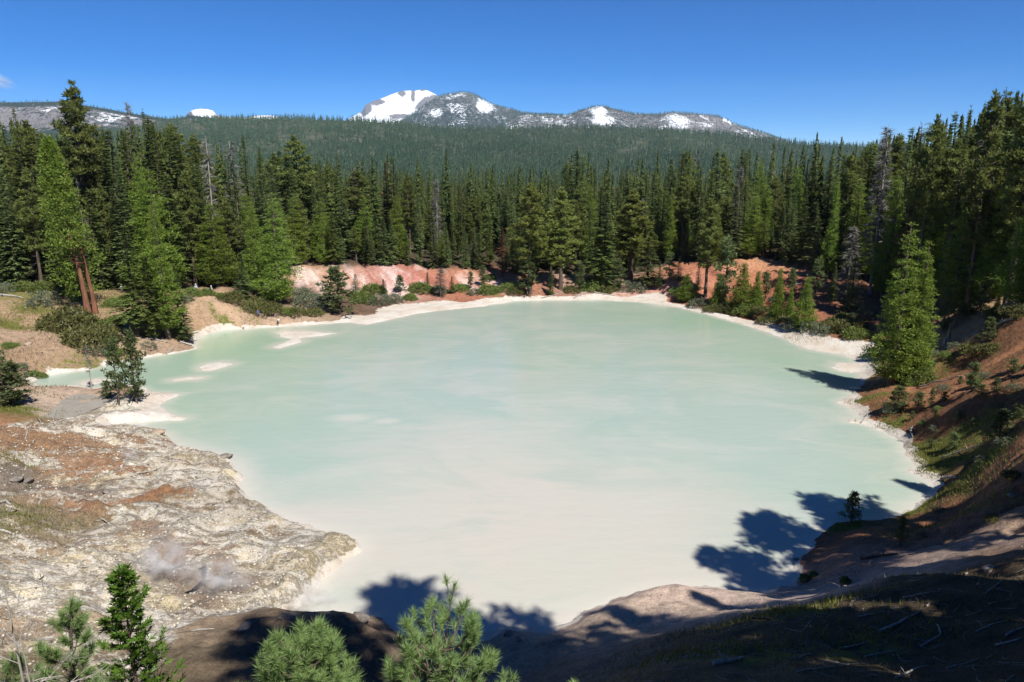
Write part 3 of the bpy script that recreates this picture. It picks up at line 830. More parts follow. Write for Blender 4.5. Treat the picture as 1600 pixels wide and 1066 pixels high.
# high white volcano
mountain('snowy_mountain', [(500, 200), (540, 189), (556, 180), (567, 174), (571, 165), (580, 160), (588, 157), (600, 152), (614, 146), (626, 141.5), (640, 140.5), (648, 141), (658, 139.5), (662, 139), (668, 141), (686, 150), (705, 160), (740, 176), (780, 195)],
         13000, 3000, 222, lambda p, r, v: 0.72 - 1.1 * G(p, r, 571, 170, 7, 9) - 0.75 * G(p, r, 590, 160, 12, 4) - 0.75 * G(p, r, 627, 146, 5, 4) - 0.9 * G(p, r, 662, 139, 6, 3)
         - 0.8 * G(p, r - (p - 640) * -1.6, 645, 152, 3.5, 16) - 0.6 * G(p, r, 676, 156, 12, 7) - 0.7 * G(p, r, 660, 168, 10, 8) - 0.5 * G(p, r, 625, 182, 30, 4) - 0.5 * (p > 684),
         lambda p, r, v: -0.35 + 0.5 * sstep(180, 190, r), (90, 0.0012), 0, 81)
mountain('wooded_peak', [(600, 202), (626, 190), (640, 181), (652, 174), (668, 162), (680, 155), (688, 151), (700, 147.5), (708, 146), (720, 144), (736, 146), (746, 150), (752, 154), (766, 161), (778, 165), (790, 168), (806, 172), (820, 177), (840, 179), (860, 179.5), (880, 182), (910, 190)],
         9800, 2200, 226, lambda p, r, v: 0.40 + 0.75 * G(p, r, 757, 166, 11, 8) + 0.5 * G(p, r, 682, 176, 8, 6) + 0.45 * G(p, r, 710, 168, 10, 6) + 0.4 * G(p, r, 785, 185, 8, 5) + 0.25 * G(p, r, 705, 150, 25, 4),
         lambda p, r, v: 0.52 - 0.6 * G(p, r, 757, 166, 10, 8) + 0.12 * sstep(172, 180, r) - 0.3 * G(p, r, 682, 178, 8, 6), (70, 0.002), 6500, 85, 26)
mountain('snow_patched_ridge', [(790, 190), (810, 180), (825, 177), (850, 179), (887, 180), (900, 175), (912, 171), (925, 168), (940, 166), (950, 168), (962, 171), (985, 177), (1005, 178), (1025, 179), (1040, 177), (1050, 176), (1085, 178), (1122, 181), (1135, 186), (1145, 192), (1160, 198), (1175, 203), (1200, 211), (1230, 222)],
         7600, 1700, 230, lambda p, r, v: 0.41 + 0.7 * G(p, r, 936, 174, 8, 8) + 0.5 * G(p, r, 945, 188, 12, 6) + 0.25 * G(p, r, 1060, 185, 20, 8) + 0.35 * G(p, r, 1138, 186, 6, 4),
         lambda p, r, v: 0.46 - 0.5 * G(p, r, 936, 174, 7, 7) - 0.4 * G(p, r, 940, 188, 12, 5) - 0.28 * G(p, r, 1100, 192, 60, 12), (55, 0.0025), 6500, 89, 22)
mountain('cliff_plateau', [(-700, 175), (-300, 168), (-100, 162), (0, 160), (40, 159), (90, 160), (120, 163), (170, 171), (200, 177), (230, 181), (250, 184), (265, 186), (285, 184), (295, 180), (330, 184), (370, 186), (400, 188), (430, 190), (470, 196)],
         5600, 1100, 235, lambda p, r, v: 0.27 + 0.15 * G(p, r, 40, 173, 120, 5) + 0.20 * G(p, r, 190, 182, 40, 8) + 0.05 * fbm(p * 0.05, r * 0.05, 5),
         lambda p, r, v: 0.44 + 0.45 * sstep(195, 212, r) + 0.35 * (v > 0.90) - 0.25 * G(p, r, 20, 188, 60, 14), (45, 0.004), 5000, 93, 19)
mountain('snow_cap', [(262, 192), (275, 186), (290, 182), (296, 175), (303, 171.5), (312, 170), (322, 170.5), (332, 173), (338, 179), (348, 182), (385, 184), (398, 181.5), (418, 180), (432, 182), (450, 186), (480, 194)],
         6600, 800, 222, lambda p, r, v: 0.45 + 0.7 * G(p, r, 316, 176, 16, 8) + 0.4 * G(p, r, 415, 182, 16, 4) - 0.3 * G(p, r, 295, 180, 6, 6),
         lambda p, r, v: 0.40 - 0.6 * G(p, r, 316, 175, 15, 7) - 0.5 * G(p, r, 415, 182, 16, 4), (20, 0.005), 500, 97, 17)

# ------------------------------------------------------------------ tree prototypes (built at about 30 m, scaled when placed)
def tube(pts, radii, sides=7):
    """returns verts, quads of a tapered tube along pts"""
    pts = np.asarray(pts, float)
    n = len(pts)
    tan = np.gradient(pts, axis=0)
    tan /= np.linalg.norm(tan, axis=1)[:, None] + 1e-9
    ref = np.array((0.0, 1.0, 0.0)) if abs(tan[0, 1]) < 0.9 else np.array((1.0, 0, 0))
    a = np.cross(tan, ref)
    a /= np.linalg.norm(a, axis=1)[:, None] + 1e-9
    b = np.cross(tan, a)
    th = np.linspace(0, 2 * math.pi, sides, endpoint=False)
    V = pts[:, None, :] + np.asarray(radii)[:, None, None] * (np.cos(th)[None, :, None] * a[:, None, :] + np.sin(th)[None, :, None] * b[:, None, :])
    V = V.reshape(-1, 3)
    i = np.arange(n - 1)[:, None] * sides
    k = np.arange(sides)[None, :]
    k2 = (k + 1) % sides
    Q = np.stack([i + k, i + k2, i + sides + k2, i + sides + k], -1).reshape(-1, 4)
    return V, Q


class Geo:
    """collects tubes (quads) and leaf triangles"""
    def __init__(self):
        self.v, self.q, self.t, self.n = [], [], [], 0
        self.tint, self.qt = [], []

    def tube(self, pts, radii, sides=6):
        V, Q = tube(pts, radii, sides)
        self.v.append(V)
        self.q.append(Q + self.n)
        self.n += len(V)

    def tris(self, V, tint):
        """V (m,3,3)"""
        V = np.asarray(V, float)
        m = len(V)
        if m == 0:
            return
        self.v.append(V.reshape(-1, 3))
        self.t.append(np.arange(m * 3).reshape(m, 3) + self.n)
        self.tint.append(np.broadcast_to(tint, (m,)).astype(float))
        self.n += m * 3

    def mesh(self, name, mat, smooth=False):
        V = np.concatenate(self.v)
        faces = []
        tint = []
        if self.q:
            q = np.concatenate(self.q)
            faces.append(q)
            tint.append(np.full(len(q), 0.5))
        if self.t:
            t = np.concatenate(self.t)
            faces.append(t)
            tint.append(np.concatenate(self.tint))
        return make_mesh(name, V, faces, [mat], smooth, {'tint': ('FACE', np.concatenate(tint))})


def trunk_geo(H, r, lean=0.0, base=0.0, bend=0.25, r_top=0.03, seed=0, sides=8, dead=0, dead_zone=(0.1, 0.5), dead_len=1.6):
    rg = random.Random(seed)
    g = Geo()
    n = 9
    ph = rg.uniform(0, 6.28)
    pts, rad = [], []
    for i in range(n):
        f = i / (n - 1)
        pts.append((lean * H * f + bend * math.sin(f * 3 + ph) * f, bend * math.cos(f * 2.3 + ph) * f, base + H * f - 0.6 * (i == 0)))
        rad.append(r * (1 - f) ** 0.85 + r_top + (0.35 * r if i == 0 else 0))
    g.tube(pts, rad, sides)
    for _ in range(dead):
        f = rg.uniform(*dead_zone)
        p = np.array([np.interp(f, np.linspace(0, 1, n), [q[k] for q in pts]) for k in range(3)])
        a = rg.uniform(0, 6.28)
        L = dead_len * rg.uniform(0.5, 1.2)
        d = np.array((math.cos(a), math.sin(a), rg.uniform(-0.5, 0.1)))
        g.tube([p, p + d * L * 0.5 + (0, 0, 0.05), p + d * L + (0, 0, -0.25 * L * rg.random())], [0.07, 0.045, 0.015], 4)
    return g


def fir_crown(H, R, z0=0.08, seed=0, spacing=0.5, nb=6, droop=0.25, taper=0.85, ragged=0.25, spray=1.0, dead_top=False):
    rg = np.random.default_rng(seed)
    g = Geo()
    z = z0 * H
    side = 0.0
    while z < H * 0.985:
        f = (z / H - z0) / (1 - z0)
        prof = (1 - f) ** taper * min(1.0, 0.55 + f * 3.0)
        lump = 1 + ragged * (vnoise(np.array([z * 0.45]), np.array([seed * 3.1]), 5)[0] - 0.5) * 2
        side += rg.uniform(0.5, 1.5)
        for k in range(nb):
            if rg.random() < 0.10:
                continue
            az = side + k * 6.283 / nb + rg.normal(0, 0.25)
            L = max(0.25, R * prof * lump * rg.uniform(0.7, 1.18))
            rise = (0.45 * f - droop * (1 - f)) + rg.normal(0, 0.07)
            dx, dy = math.cos(az), math.sin(az)
            m = max(2, int(L / 0.42))
            t = (np.arange(m) + rg.uniform(0.2, 0.8, m)) / m
            t = 0.12 + 0.88 * t
            cx, cy = dx * L * t, dy * L * t
            cz = z + rise * L * t - 0.12 * L * t ** 2 + rg.normal(0, 0.05, m)
            c = np.stack([cx, cy, cz], -1)
            tb = rg.uniform(0.1, 0.9)
            for s in (-1, 1):
                ang = az + s * rg.uniform(0.45, 1.1, m)
                ln = (0.42 + 0.30 * L * (1 - t * 0.75)) * rg.uniform(0.6, 1.15, m) * spray
                d = np.stack([np.cos(ang), np.sin(ang), rise * 0.6 - 0.15 + rg.normal(0, 0.14, m)], -1)
                w = np.stack([-np.sin(ang), np.cos(ang), rg.normal(0, 0.35, m)], -1) * (ln * 0.30)[:, None]
                tip = c + d * ln[:, None]
                V = np.stack([c - w * 0.7, c + w + d * (ln * 0.25)[:, None], tip], 1)
                g.tris(V, np.clip(tb + rg.normal(0, 0.22, m), 0, 1))
            e = np.array([dx * L, dy * L, z + rise * L - 0.12 * L])
            wv = np.array([-dy, dx, 0.1]) * 0.16 * spray
            g.tris(np.array([[e - wv - np.array([dx, dy, 0]) * 0.3, e + wv - np.array([dx, dy, 0]) * 0.3, e + np.array([dx, dy, rise]) * 0.45]]), tb)
        z += spacing * rg.uniform(0.7, 1.3) * (0.65 + 0.35 * (1 - f))
    # leader
    for k in range(14):
        a = rg.uniform(0, 6.28)
        zz = H * rg.uniform(0.955, 1.005)
        g.tris(np.array([[[0, 0, zz], [0.1 * math.cos(a + 1), 0.1 * math.sin(a + 1), zz + 0.1], [0.45 * math.cos(a), 0.45 * math.sin(a), zz + 0.35]]]), rg.uniform(0.2, 0.9))
    return g


def clump(g, rg, c, r, n, size, up=0.3, flat=0.75, tb=0.5):
    """a ball of short leaf triangles"""
    d = rg.normal(0, 1, (n, 3))
    d /= np.linalg.norm(d, axis=1)[:, None]
    d[:, 2] = d[:, 2] * flat
    p = c + d * r * rg.uniform(0.25, 1.0, (n, 1))
    o = d + np.array((0, 0, up)) + rg.normal(0, 0.35, (n, 3))
    o /= np.linalg.norm(o, axis=1)[:, None]
    ln = size * rg.uniform(0.6, 1.3, (n, 1))
    w = np.cross(o, rg.normal(0, 1, (n, 3)))
    w /= np.linalg.norm(w, axis=1)[:, None] + 1e-9
    V = np.stack([p - w * ln * 0.24, p + w * ln * 0.24, p + o * ln], 1)
    g.tris(V, np.clip(tb + rg.normal(0, 0.2, n), 0, 1))


def cedar_crown(H, R, z0=0.06, seed=0, n=420, size=0.27, per=30, taper=0.8, ragged=0.42, lobes=7):
    """dense cone of upswept sprays in clumps"""
    rg = np.random.default_rng(seed)
    g = Geo()
    lob = rg.uniform(0, 6.28, lobes)
    for i in range(n):
        f = 1 - math.sqrt(rg.random()) if rg.random() < 0.75 else rg.random()
        z = (z0 + (1 - z0) * f) * H
        az = rg.uniform(0, 6.283)
        prof = (1 - f) ** taper * min(1.0, 0.5 + f * 3.5) + 0.02
        lump = 1 + ragged * 2 * (vnoise(np.array([az * 1.6 + 3]), np.array([z * 0.33 + seed]), 7)[0] - 0.5)
        rad = R * prof * lump * (rg.uniform(0.2, 1.0) ** 0.6)
        c = np.array((math.cos(az) * rad, math.sin(az) * rad, z + 0.12 * rad))
        clump(g, rg, c, 0.35 + 0.5 * R * 0.22 * (1 - f * 0.5), per, size * (0.75 + 0.5 * (1 - f)), up=0.35, flat=0.55, tb=rg.uniform(0.1, 0.9))
    return g


def pine_parts(H, R, z0=0.4, seed=0, nb=46, size=0.55, per=26, round_top=0.55, r_trunk=0.42, lean=0.0, trunk_dead=6):
    """trunk with limbs (one mesh) and a crown of needle clumps at the limb ends"""
    rg = np.random.default_rng(seed)
    tr = trunk_geo(H, r_trunk, lean, seed=seed, dead=trunk_dead, dead_zone=(0.15, z0), dead_len=1.8)
    g = Geo()
    for i in range(nb):
        f = (i + rg.random()) / nb
        z = (z0 + (0.97 - z0) * f) * H
        az = i * 2.4 + rg.normal(0, 0.4)
        prof = (min(1, (1 - f) / round_top) ** 0.7) * min(1.0, 0.6 + f * 1.5)
        L = R * max(0.12, prof) * rg.uniform(0.6, 1.12)
        rise = 0.55 * f - 0.12 + rg.normal(0, 0.12)
        d = np.array((math.cos(az), math.sin(az), rise))
        b = np.array((lean * z, 0, z))
        mid = b + d * L * 0.55
        end = b + d * L + np.array((0, 0, 0.10 * L))
        tr.tube([b, mid, end], [0.09 * r_trunk / 0.4 + 0.02, 0.06, 0.02], 4)
        for k in range(max(2, int(L / 0.55))):
            t = rg.uniform(0.35, 1.05)
            c = b + (end - b) * t + rg.normal(0, 0.22 + 0.10 * L, 3) * np.array((1, 1, 0.45))
            clump(g, rg, c, 0.42 * size / 0.55, per, size, up=0.45, tb=rg.uniform(0.1, 0.9))
    clump(g, rg, np.array((lean * H, 0, H)), 0.4, per, size, up=0.8, tb=0.6)
    return tr, g


def bare_branches(H, R, seed, n=70, z0=0.15, twig=14):
    rg = np.random.default_rng(seed)
    g = Geo()
    for i in range(n):
        f = (i + rg.random()) / n
        z = (z0 + (0.98 - z0) * f) * H
        az = rg.uniform(0, 6.283)
        L = R * max(0.1, (1 - f) ** 0.6) * rg.uniform(0.5, 1.1)
        d = np.array((math.cos(az), math.sin(az), rg.uniform(-0.55, 0.15)))
        p0 = np.array((0, 0, z))
        g.tube([p0, p0 + d * L * 0.5 + (0, 0, 0.05 * L), p0 + d * L], [0.055, 0.035, 0.012], 3)
        m = twig
        t = rg.uniform(0.25, 1, m)
        c = p0 + d * (L * t)[:, None]
        o = rg.normal(0, 1, (m, 3)) * 0.5 + d
        w = rg.normal(0, 0.035, (m, 3))
        g.tris(np.stack([c - w, c + w, c + o * 0.7], 1), rg.uniform(0, 1, m))
    return g


PROTO = {}       # kind -> list of (height, trunk mesh, crown mesh)


def add_proto(kind, H, tr, cr, bark, leaf):
    PROTO.setdefault(kind, []).append((H, tr.mesh(kind + '_trunk', M[bark], True), cr.mesh(kind + '_crown', M[leaf])))


for s, (R, nb, sp, dr, tp, rag) in enumerate([(3.3, 6, .55, .22, .85, .25), (2.6, 6, .5, .30, .75, .35), (3.8, 6, .6, .25, .95, .3), (2.9, 5, .5, .18, .7, .45), (3.4, 6, .62, .35, .8, .5)]):
    add_proto('fir', 30, trunk_geo(30, 0.36, seed=s, dead=10), fir_crown(30, R, (.07, .16, .05, .2, .1)[s], 100 + s, sp, nb, dr, tp, rag), 'bark', 'fir')
for s, (R, tp, rag, z0) in enumerate([(4.4, .62, .5, .12), (2.2, .6, .55, .06), (4.0, .5, .6, .25)]):
    add_proto('fir', 30, trunk_geo(30, 0.36, seed=10 + s, dead=14), fir_crown(30, R, z0, 106 + s, .62, 6, .3, tp, rag, 1.1), 'bark', 'fir')
for s, (R, nb, sp) in enumerate([(3.4, 6, .52), (2.9, 6, .5), (3.8, 6, .58)]):
    add_proto('blue_fir', 22, trunk_geo(22, 0.28, seed=20 + s, dead=3), fir_crown(22, R, .03, 120 + s, sp, nb, .1, .9, .2, 1.05), 'bark', 'blue_fir')
for s, (R, z0, n) in enumerate([(3.2, .05, 560), (2.6, .08, 500), (3.8, .04, 600)]):
    add_proto('cedar', 22, trunk_geo(22, 0.40, seed=40 + s), cedar_crown(22, R, z0, 140 + s, n), 'bark', 'cedar')
for s, (R, z0, nb) in enumerate([(4.2, .38, 60), (3.6, .30, 60), (4.8, .45, 56)]):
    t_, c_ = pine_parts(32, R, z0, 160 + s, nb, 0.62, 30)
    add_proto('pine', 32, t_, c_, 'bark', 'pine')
for s, (R, z0, nb) in enumerate([(4.6, .32, 70), (4.2, .26, 70)]):
    t_, c_ = pine_parts(30, R, z0, 170 + s, nb, 0.60, 34)
    add_proto('bright_pine', 30, t_, c_, 'bark', 'bright_pine')
for s, (R, z0, nb) in enumerate([(1.7, .12, 40), (1.5, .2, 34)]):
    t_, c_ = pine_parts(8, R, z0, 180 + s, nb, 0.42, 18, 0.8, 0.11, trunk_dead=3)
    add_proto('young_pine', 8, t_, c_, 'bark', 'young')
for s, (R, z0) in enumerate([(1.8, .03), (1.5, .03)]):
    add_proto('young_cedar', 8, trunk_geo(8, 0.13, seed=60 + s, bend=.08), cedar_crown(8, R, z0, 190 + s, 420, 0.20, 24, 0.95, 0.3), 'bark', 'cedar')
for s, (H, R, n) in enumerate([(28, 2.2, 190), (24, 1.2, 70), (26, 2.6, 200)]):
    add_proto('snag', H, trunk_geo(H, 0.20, seed=70 + s), bare_branches(H, R, 200 + s, n, (.2, .4, .1)[s]), 'dead_wood', 'grey_dead')
for s in range(2):
    add_proto('red_dead', 28, trunk_geo(28, 0.32, seed=80 + s, dead=8), fir_crown(28, 3.1, .15, 210 + s, .6, 5, .3, .8, .4, .85), 'bark', 'red_dead')

N_TREE = {}


def place_tree(kind, x, y, h, wide=1.0, label='', group=None, name=None, var=None, z=None, rot=None, cat='tree'):
    lst = PROTO[kind]
    k = N_TREE.get(kind, 0)
    N_TREE[kind] = k + 1
    H, tm, cm = lst[(k if var is None else var) % len(lst)]
    e = link(name or {'fir': 'fir_tree', 'blue_fir': 'young_fir_tree', 'cedar': 'cedar_tree', 'pine': 'pine_tree', 'bright_pine': 'pine_tree', 'young_pine': 'young_pine_tree', 'young_cedar': 'young_cedar_tree', 'snag': 'dead_tree', 'red_dead': 'dead_fir_tree'}[kind], None)
    e.empty_display_size = 0.5
    s = h / H
    e.location = (x, y, (ground_z(x, y) if z is None else z) - 0.05)
    e.rotation_euler = (random.gauss(0, 0.012), random.gauss(0, 0.012), random.uniform(0, 6.283) if rot is None else rot)
    e.scale = (s * wide * random.uniform(0.88, 1.12), s * wide * random.uniform(0.88, 1.12), s)
    tag(e, label, cat, group)
    link('trunk', tm, e)
    link('crown' if kind not in ('snag',) else 'branches', cm, e)
    return e


def tree_px(kind, bx, by, ty, w_px=None, label='', group=None, var=None, dist=None, **kw):
    """tree whose foot is seen at (bx, by) and whose tip is seen in row ty"""
    if dist is None:
        x, y, z = hit(bx, by)
    else:
        d = ray(bx, by)
        x, y = d[0] / d[1] * dist, dist
        z = ground_z(x, y)
    h = max(1.0, row_z(ty, y) - z)
    H = PROTO[kind][0][0]
    R = {'fir': 3.2, 'blue_fir': 3.4, 'cedar': 3.2, 'pine': 4.2, 'bright_pine': 4.4, 'young_pine': 1.7, 'young_cedar': 1.7, 'snag': 2.0, 'red_dead': 3.0}[kind]
    wide = 1.0
    if w_px:
        wide = (w_px / 2 / F * math.hypot(y, CAM_H)) / (R * h / H)
    return place_tree(kind, x, y, h, wide, label, group, var=var, **kw)


# ------------------------------------------------------------------ single trees that stand out in the photograph
g_isl = 'young pines on the mud islet'
tree_px('young_pine', 186, 632, 528, 36, 'thin young pine with sparse grey-green crown on the mud islet', g_isl, 1)
tree_px('young_pine', 214, 630, 518, 42, 'fuller young pine with green crown on the mud islet', g_isl, 0)
tree_px('young_pine', 168, 622, 595, 26, 'tiny bushy pine seedling beside the two islet pines', g_isl, 0)
tree_px('snag', 143, 608, 538, 16, 'thin bare dead sapling standing in the shallow inlet', None, 1)
tree_px('young_pine', 22, 632, 566, 60, 'low bushy dark pine at the edge of the mineral flats', None, 0)
tree_px('young_pine', 2, 628, 545, 50, 'dark young pine behind the low bushy pine by the flats', None, 1)
tree_px('pine', 146, 430, 130, 74, 'very tall dense pine towering over the sandy bank forest', None, 0, dist=152)
tree_px('fir', 215, 524, 352, 66, 'shaggy fir with grey bare lower limbs on the wooded point', 'shaggy firs on the wooded point', 4)
tree_px('cedar', 262, 528, 308, 66, 'tall yellow-green cedar on the wooded point of the shore', None, 1)
tree_px('fir', 240, 526, 400, 56, 'shorter green fir between the shaggy fir and the tall cedar', 'shaggy firs on the wooded point', 2)
tree_px('blue_fir', 285, 530, 428, 56, 'low bushy fir at the tip of the wooded point', 'shaggy firs on the wooded point', 0)
tree_px('cedar', 342, 446, 316, 70, 'broad round topped cedar behind the sandy path', None, 2)
tree_px('cedar', 402, 462, 315, 50, 'shorter bright green cedar beside its taller twin near the path', 'pair of bright cedars', 1)
tree_px('cedar', 434, 474, 302, 62, 'tallest bright green cedar beside the round manzanita shrubs', 'pair of bright cedars', 0)
tree_px('blue_fir', 382, 466, 395, 40, 'small conical fir in front of the bright cedar pair', None, 1)
tree_px('young_pine', 528, 490, 418, 62, 'bushy dark pine at the shore end of the white beach', None, 0)
tree_px('snag', 689, 464, 420, 26, 'small half bare pine on the pink slope', None, 0)
tree_px('pine', 474, 416, 214, 60, 'old pine with irregular flat top above the far forest', None, 2, dist=205)
tree_px('fir', 620, 414, 246, 50, 'green fir next to the brown topped dead fir', None, 3, dist=212)
tree_px('red_dead', 612, 414, 252, 42, 'brown topped dying fir above the pink slope', None, 0, dist=216)
tree_px('cedar', 622, 412, 305, 46, 'vivid green cedar below the brown topped dying fir', None, 1)
tree_px('red_dead', 785, 428, 356, 26, 'small rust red dead fir above the orange slope', None, 1)
tree_px('bright_pine', 828, 458, 288, 60, 'yellow-green open pine by the far shore with bare trunk', 'open pines by the far shore', 0)
tree_px('bright_pine', 876, 452, 294, 58, 'second open pine by the far shore with tall grey trunk', 'open pines by the far shore', 1)
tree_px('bright_pine', 986, 436, 300, 56, 'yellow-green pine behind the pale bank of the far shore', None, 1)
tree_px('blue_fir', 940, 452, 300, 60, 'full light green fir standing forward at the far shore', None, 0)
tree_px('young_pine', 824, 462, 400, 36, 'small pine at the foot of the open pines', None, 1)
tree_px('fir', 900, 440, 232, 62, 'tallest fir behind the open pines of the far shore', None, 0, dist=205)
tree_px('fir', 938, 450, 290, 62, 'broad green fir between open pines and pale slope', None, 2)
tree_px('blue_fir', 950, 452, 372, 50, 'bushy young fir at the foot of the broad green fir', None, 1)
tree_px('pine', 986, 436, 296, 60, 'leaning pine with visible grey trunk behind the far beach', None, 1)
tree_px('blue_fir', 1012, 446, 370, 46, 'young fir beside the leaning pine', None, 2)
tree_px('young_pine', 1045, 442, 395, 26, 'thin young pine at the edge of the red slope', None, 1)
for bx, by, ty, w in [(556, 462, 428, 22), (600, 462, 436, 20), (625, 456, 430, 18), (668, 452, 425, 16), (706, 458, 432, 16), (735, 450, 424, 16), (755, 446, 415, 18), (905, 456, 410, 26), (965, 454, 405, 28), (860, 460, 420, 22), (1030, 448, 408, 20), (1060, 440, 405, 18), (1090, 452, 412, 20), (1195, 470, 425, 22), (1235, 466, 420, 24), (1275, 462, 405, 26), (1300, 470, 410, 28)]:
    tree_px('young_pine' if bx % 2 else 'blue_fir', bx, by, ty, w, 'young conifer growing on the coloured bank of the far shore', 'young conifers on the coloured banks')
gs = 'young cedars along the shore below the orange-red bank'
tree_px('young_cedar', 1072, 470, 428, 34, 'small round yellow-green cedar standing on red earth', gs, 0)
tree_px('pine', 1102, 464, 312, 52, 'tall thin pine in front of the red slope', None, 1)
tree_px('young_pine', 1132, 478, 372, 44, 'slender pine behind the shore shrubs of the red slope', None, 1)
tree_px('young_cedar', 1122, 480, 428, 28, 'narrow cedar beside the slender shore pine', gs, 1)
tree_px('young_cedar', 1158, 486, 412, 38, 'cedar with dark lower crown before the orange bank', gs, 0)
tree_px('young_cedar', 1180, 486, 424, 30, 'lighter cedar touching the cedar before the orange bank', gs, 1)
tree_px('young_cedar', 1214, 500, 420, 30, 'tall narrow cedar above the grey drift logs', gs, 1)
tree_px('young_cedar', 1232, 500, 450, 20, 'smallest cedar of the row above the drift logs', gs, 1)
tree_px('young_cedar', 1255, 514, 434, 32, 'dense pointed cedar closest to the white beach', gs, 0)
tree_px('blue_fir', 1328, 492, 400, 46, 'grey-green bushy fir behind the long manzanita thicket', None, 0)
tree_px('snag', 1322, 486, 352, 26, 'grey dead pine rising from the grey-green fir', None, 2)
tree_px('cedar', 1392, 600, 348, 92, 'big dense cedar at the water edge casting a pointed shadow', 'big cedars at the steep shore', 0, rot=0.3)
tree_px('cedar', 1424, 588, 376, 74, 'big cedar leaning on its larger neighbour at the steep shore', 'big cedars at the steep shore', 1)
tree_px('blue_fir', 1408, 592, 470, 60, 'low fir tucked between the two big shore cedars', None, 1)
tree_px('young_pine', 1474, 520, 450, 32, 'small pine beside the broken grey stump', None, 0)
tree_px('young_pine', 1532, 492, 440, 30, 'pine with thin white trunk above the fallen grey logs', None, 0)
tree_px('young_cedar', 1556, 492, 462, 18, 'bright conical little cedar beside the thin trunked pine', None, 1)
tree_px('young_pine', 1543, 536, 496, 26, 'dark little fir beside the fallen grey logs', None, 0)
tree_px('cedar', 1380, 470, 265, 56, 'pointed bright cedar against the steep shady slope', None, 1)
tree_px('cedar', 1490, 478, 300, 62, 'sunlit cedar in front of the steep shady slope trees', None, 2)
tree_px('cedar', 1545, 470, 290, 60, 'second sunlit cedar on the shady slope, near the little cedar', None, 0)
tree_px('cedar', 1596, 480, 245, 70, 'yellowish sunlit cedar at the end of the dark slope', None, 2)
tree_px('pine', 1577, 440, 118, 78, 'tallest dark pine on the shady slope skyline', None, 0, dist=108)
tree_px('pine', 1516, 440, 146, 66, 'pointed dark pine below the tallest pine on the skyline', None, 1, dist=118)
tree_px('fir', 1476, 440, 168, 46, 'slim dark fir on the shady slope skyline beside the pointed pine', None, 1, dist=125)
tree_px('pine', 1430, 440, 184, 60, 'round topped dark pine beside the rust brown dead fir', None, 2, dist=132)
tree_px('red_dead', 1404, 440, 192, 36, 'rust brown dead fir on the shady slope skyline', None, 0, dist=134)
tree_px('snag', 1361, 440, 194, 40, 'tall grey dead fir with thin twigs on the shady slope skyline', None, 0, dist=142)
tree_px('snag', 232, 440, 156, 22, 'tall spindly dead spire above the grassy bank forest', None, 0, dist=165)
tree_px('snag', 365, 440, 285, 10, 'pale bare trunk standing among the grassy bank firs', None, 1, dist=180)
tree_px('snag', 146, 470, 265, 10, 'pale bare trunk behind the red trunked tree', None, 1, dist=150)
tree_px('fir', 252, 440, 172, 30, 'narrow pointed fir next to the dead spire', None, 1, dist=168)
tree_px('fir', 58, 440, 165, 40, 'tall narrow fir above the edge of the forest', None, 3, dist=150)
tree_px('fir', 400, 440, 210, 40, 'tall dark fir above the bright cedar pair', None, 0, dist=190)
gy_ = 'young pines on the red slope'
tree_px('young_pine', 1402, 642, 604, 34, 'bushy grey-green pine low on the red slope', gy_, 0)
tree_px('young_pine', 1434, 640, 612, 22, 'small pine just above the bushy low pine', gy_, 1)
tree_px('young_pine', 1518, 612, 566, 32, 'loose pine sapling high on the red slope', gy_, 1)
tree_px('young_pine', 1454, 636, 606, 12, 'tiny seedling on bare red earth', gy_, 0)
tree_px('young_pine', 1560, 690, 640, 36, 'dark pine sapling in the shade of the shady slope', gy_, 0)
tree_px('young_pine', 1490, 702, 676, 22, 'short pine in the green hollow of the red slope shore', gy_, 1)
for bx, by, ty in [(1462, 652, 640), (1475, 628, 612), (1498, 655, 640), (1532, 622, 600), (1556, 612, 590), (1425, 655, 645), (1442, 668, 655), (1582, 585, 560), (1500, 600, 588), (1520, 668, 655), (1588, 655, 630), (1455, 700, 690), (1530, 735, 722)]:
    tree_px('young_pine', bx, by, ty, (by - ty) * 0.9, 'knee high pine seedling on the red slope', 'pine seedlings on the red slope')
tree_px('young_pine', 1330, 814, 769, 34, 'small rounded tree on the grassy point above the water', None, 0)
tree_px('young_pine', 1406, 852, 806, 26, 'thin sapling on the shaded red bank', None, 1)

# leaning double trunk tree with cinnamon bark
x, y, z = hit(140, 491)
top = row_z(216, y)
e = tag(link('leaning_cedar_tree', None, None, (x, y, z - 0.1)), 'large cedar with two leaning cinnamon red trunks above dark shrubs', 'tree')
H = top - z
m_per_px = math.hypot(y, CAM_H) / F
for dx0, dx1, rr, kk in ((-0.2, -2.8, 0.52, 0), (0.75, -1.6, 0.42, 1)):
    pts = [(dx0 + (dx1 - dx0) * f ** 1.1 + 0.12 * math.sin(7 * f + kk), 0.5 * kk - 0.3 * f, H * 0.93 * f - (0.5 if f == 0 else 0)) for f in np.linspace(0, 1, 10)]
    g = Geo()
    g.tube(pts, [rr * (1.3 if f == 0 else max(0.06, 1 - 1.25 * f)) for f in np.linspace(0, 1, 10)], 10)
    rg = random.Random(kk)
    for _ in range(26):
        f = rg.uniform(0.3, 0.92)
        p = np.array([np.interp(f, np.linspace(0, 1, 10), [q[c] for q in pts]) for c in range(3)])
        a = rg.uniform(0, 6.28)
        L = rg.uniform(1.5, 4.0) * (1.15 - f)
        g.tube([p, p + np.array((math.cos(a), math.sin(a), 0.1)) * L * .6, p + np.array((math.cos(a), math.sin(a), 0.35)) * L], [.12, .08, .03], 4)
    link('trunk', g.mesh('cinnamon_trunk', M['red_bark'], True), e)
rg = np.random.default_rng(33)
g = Geo()
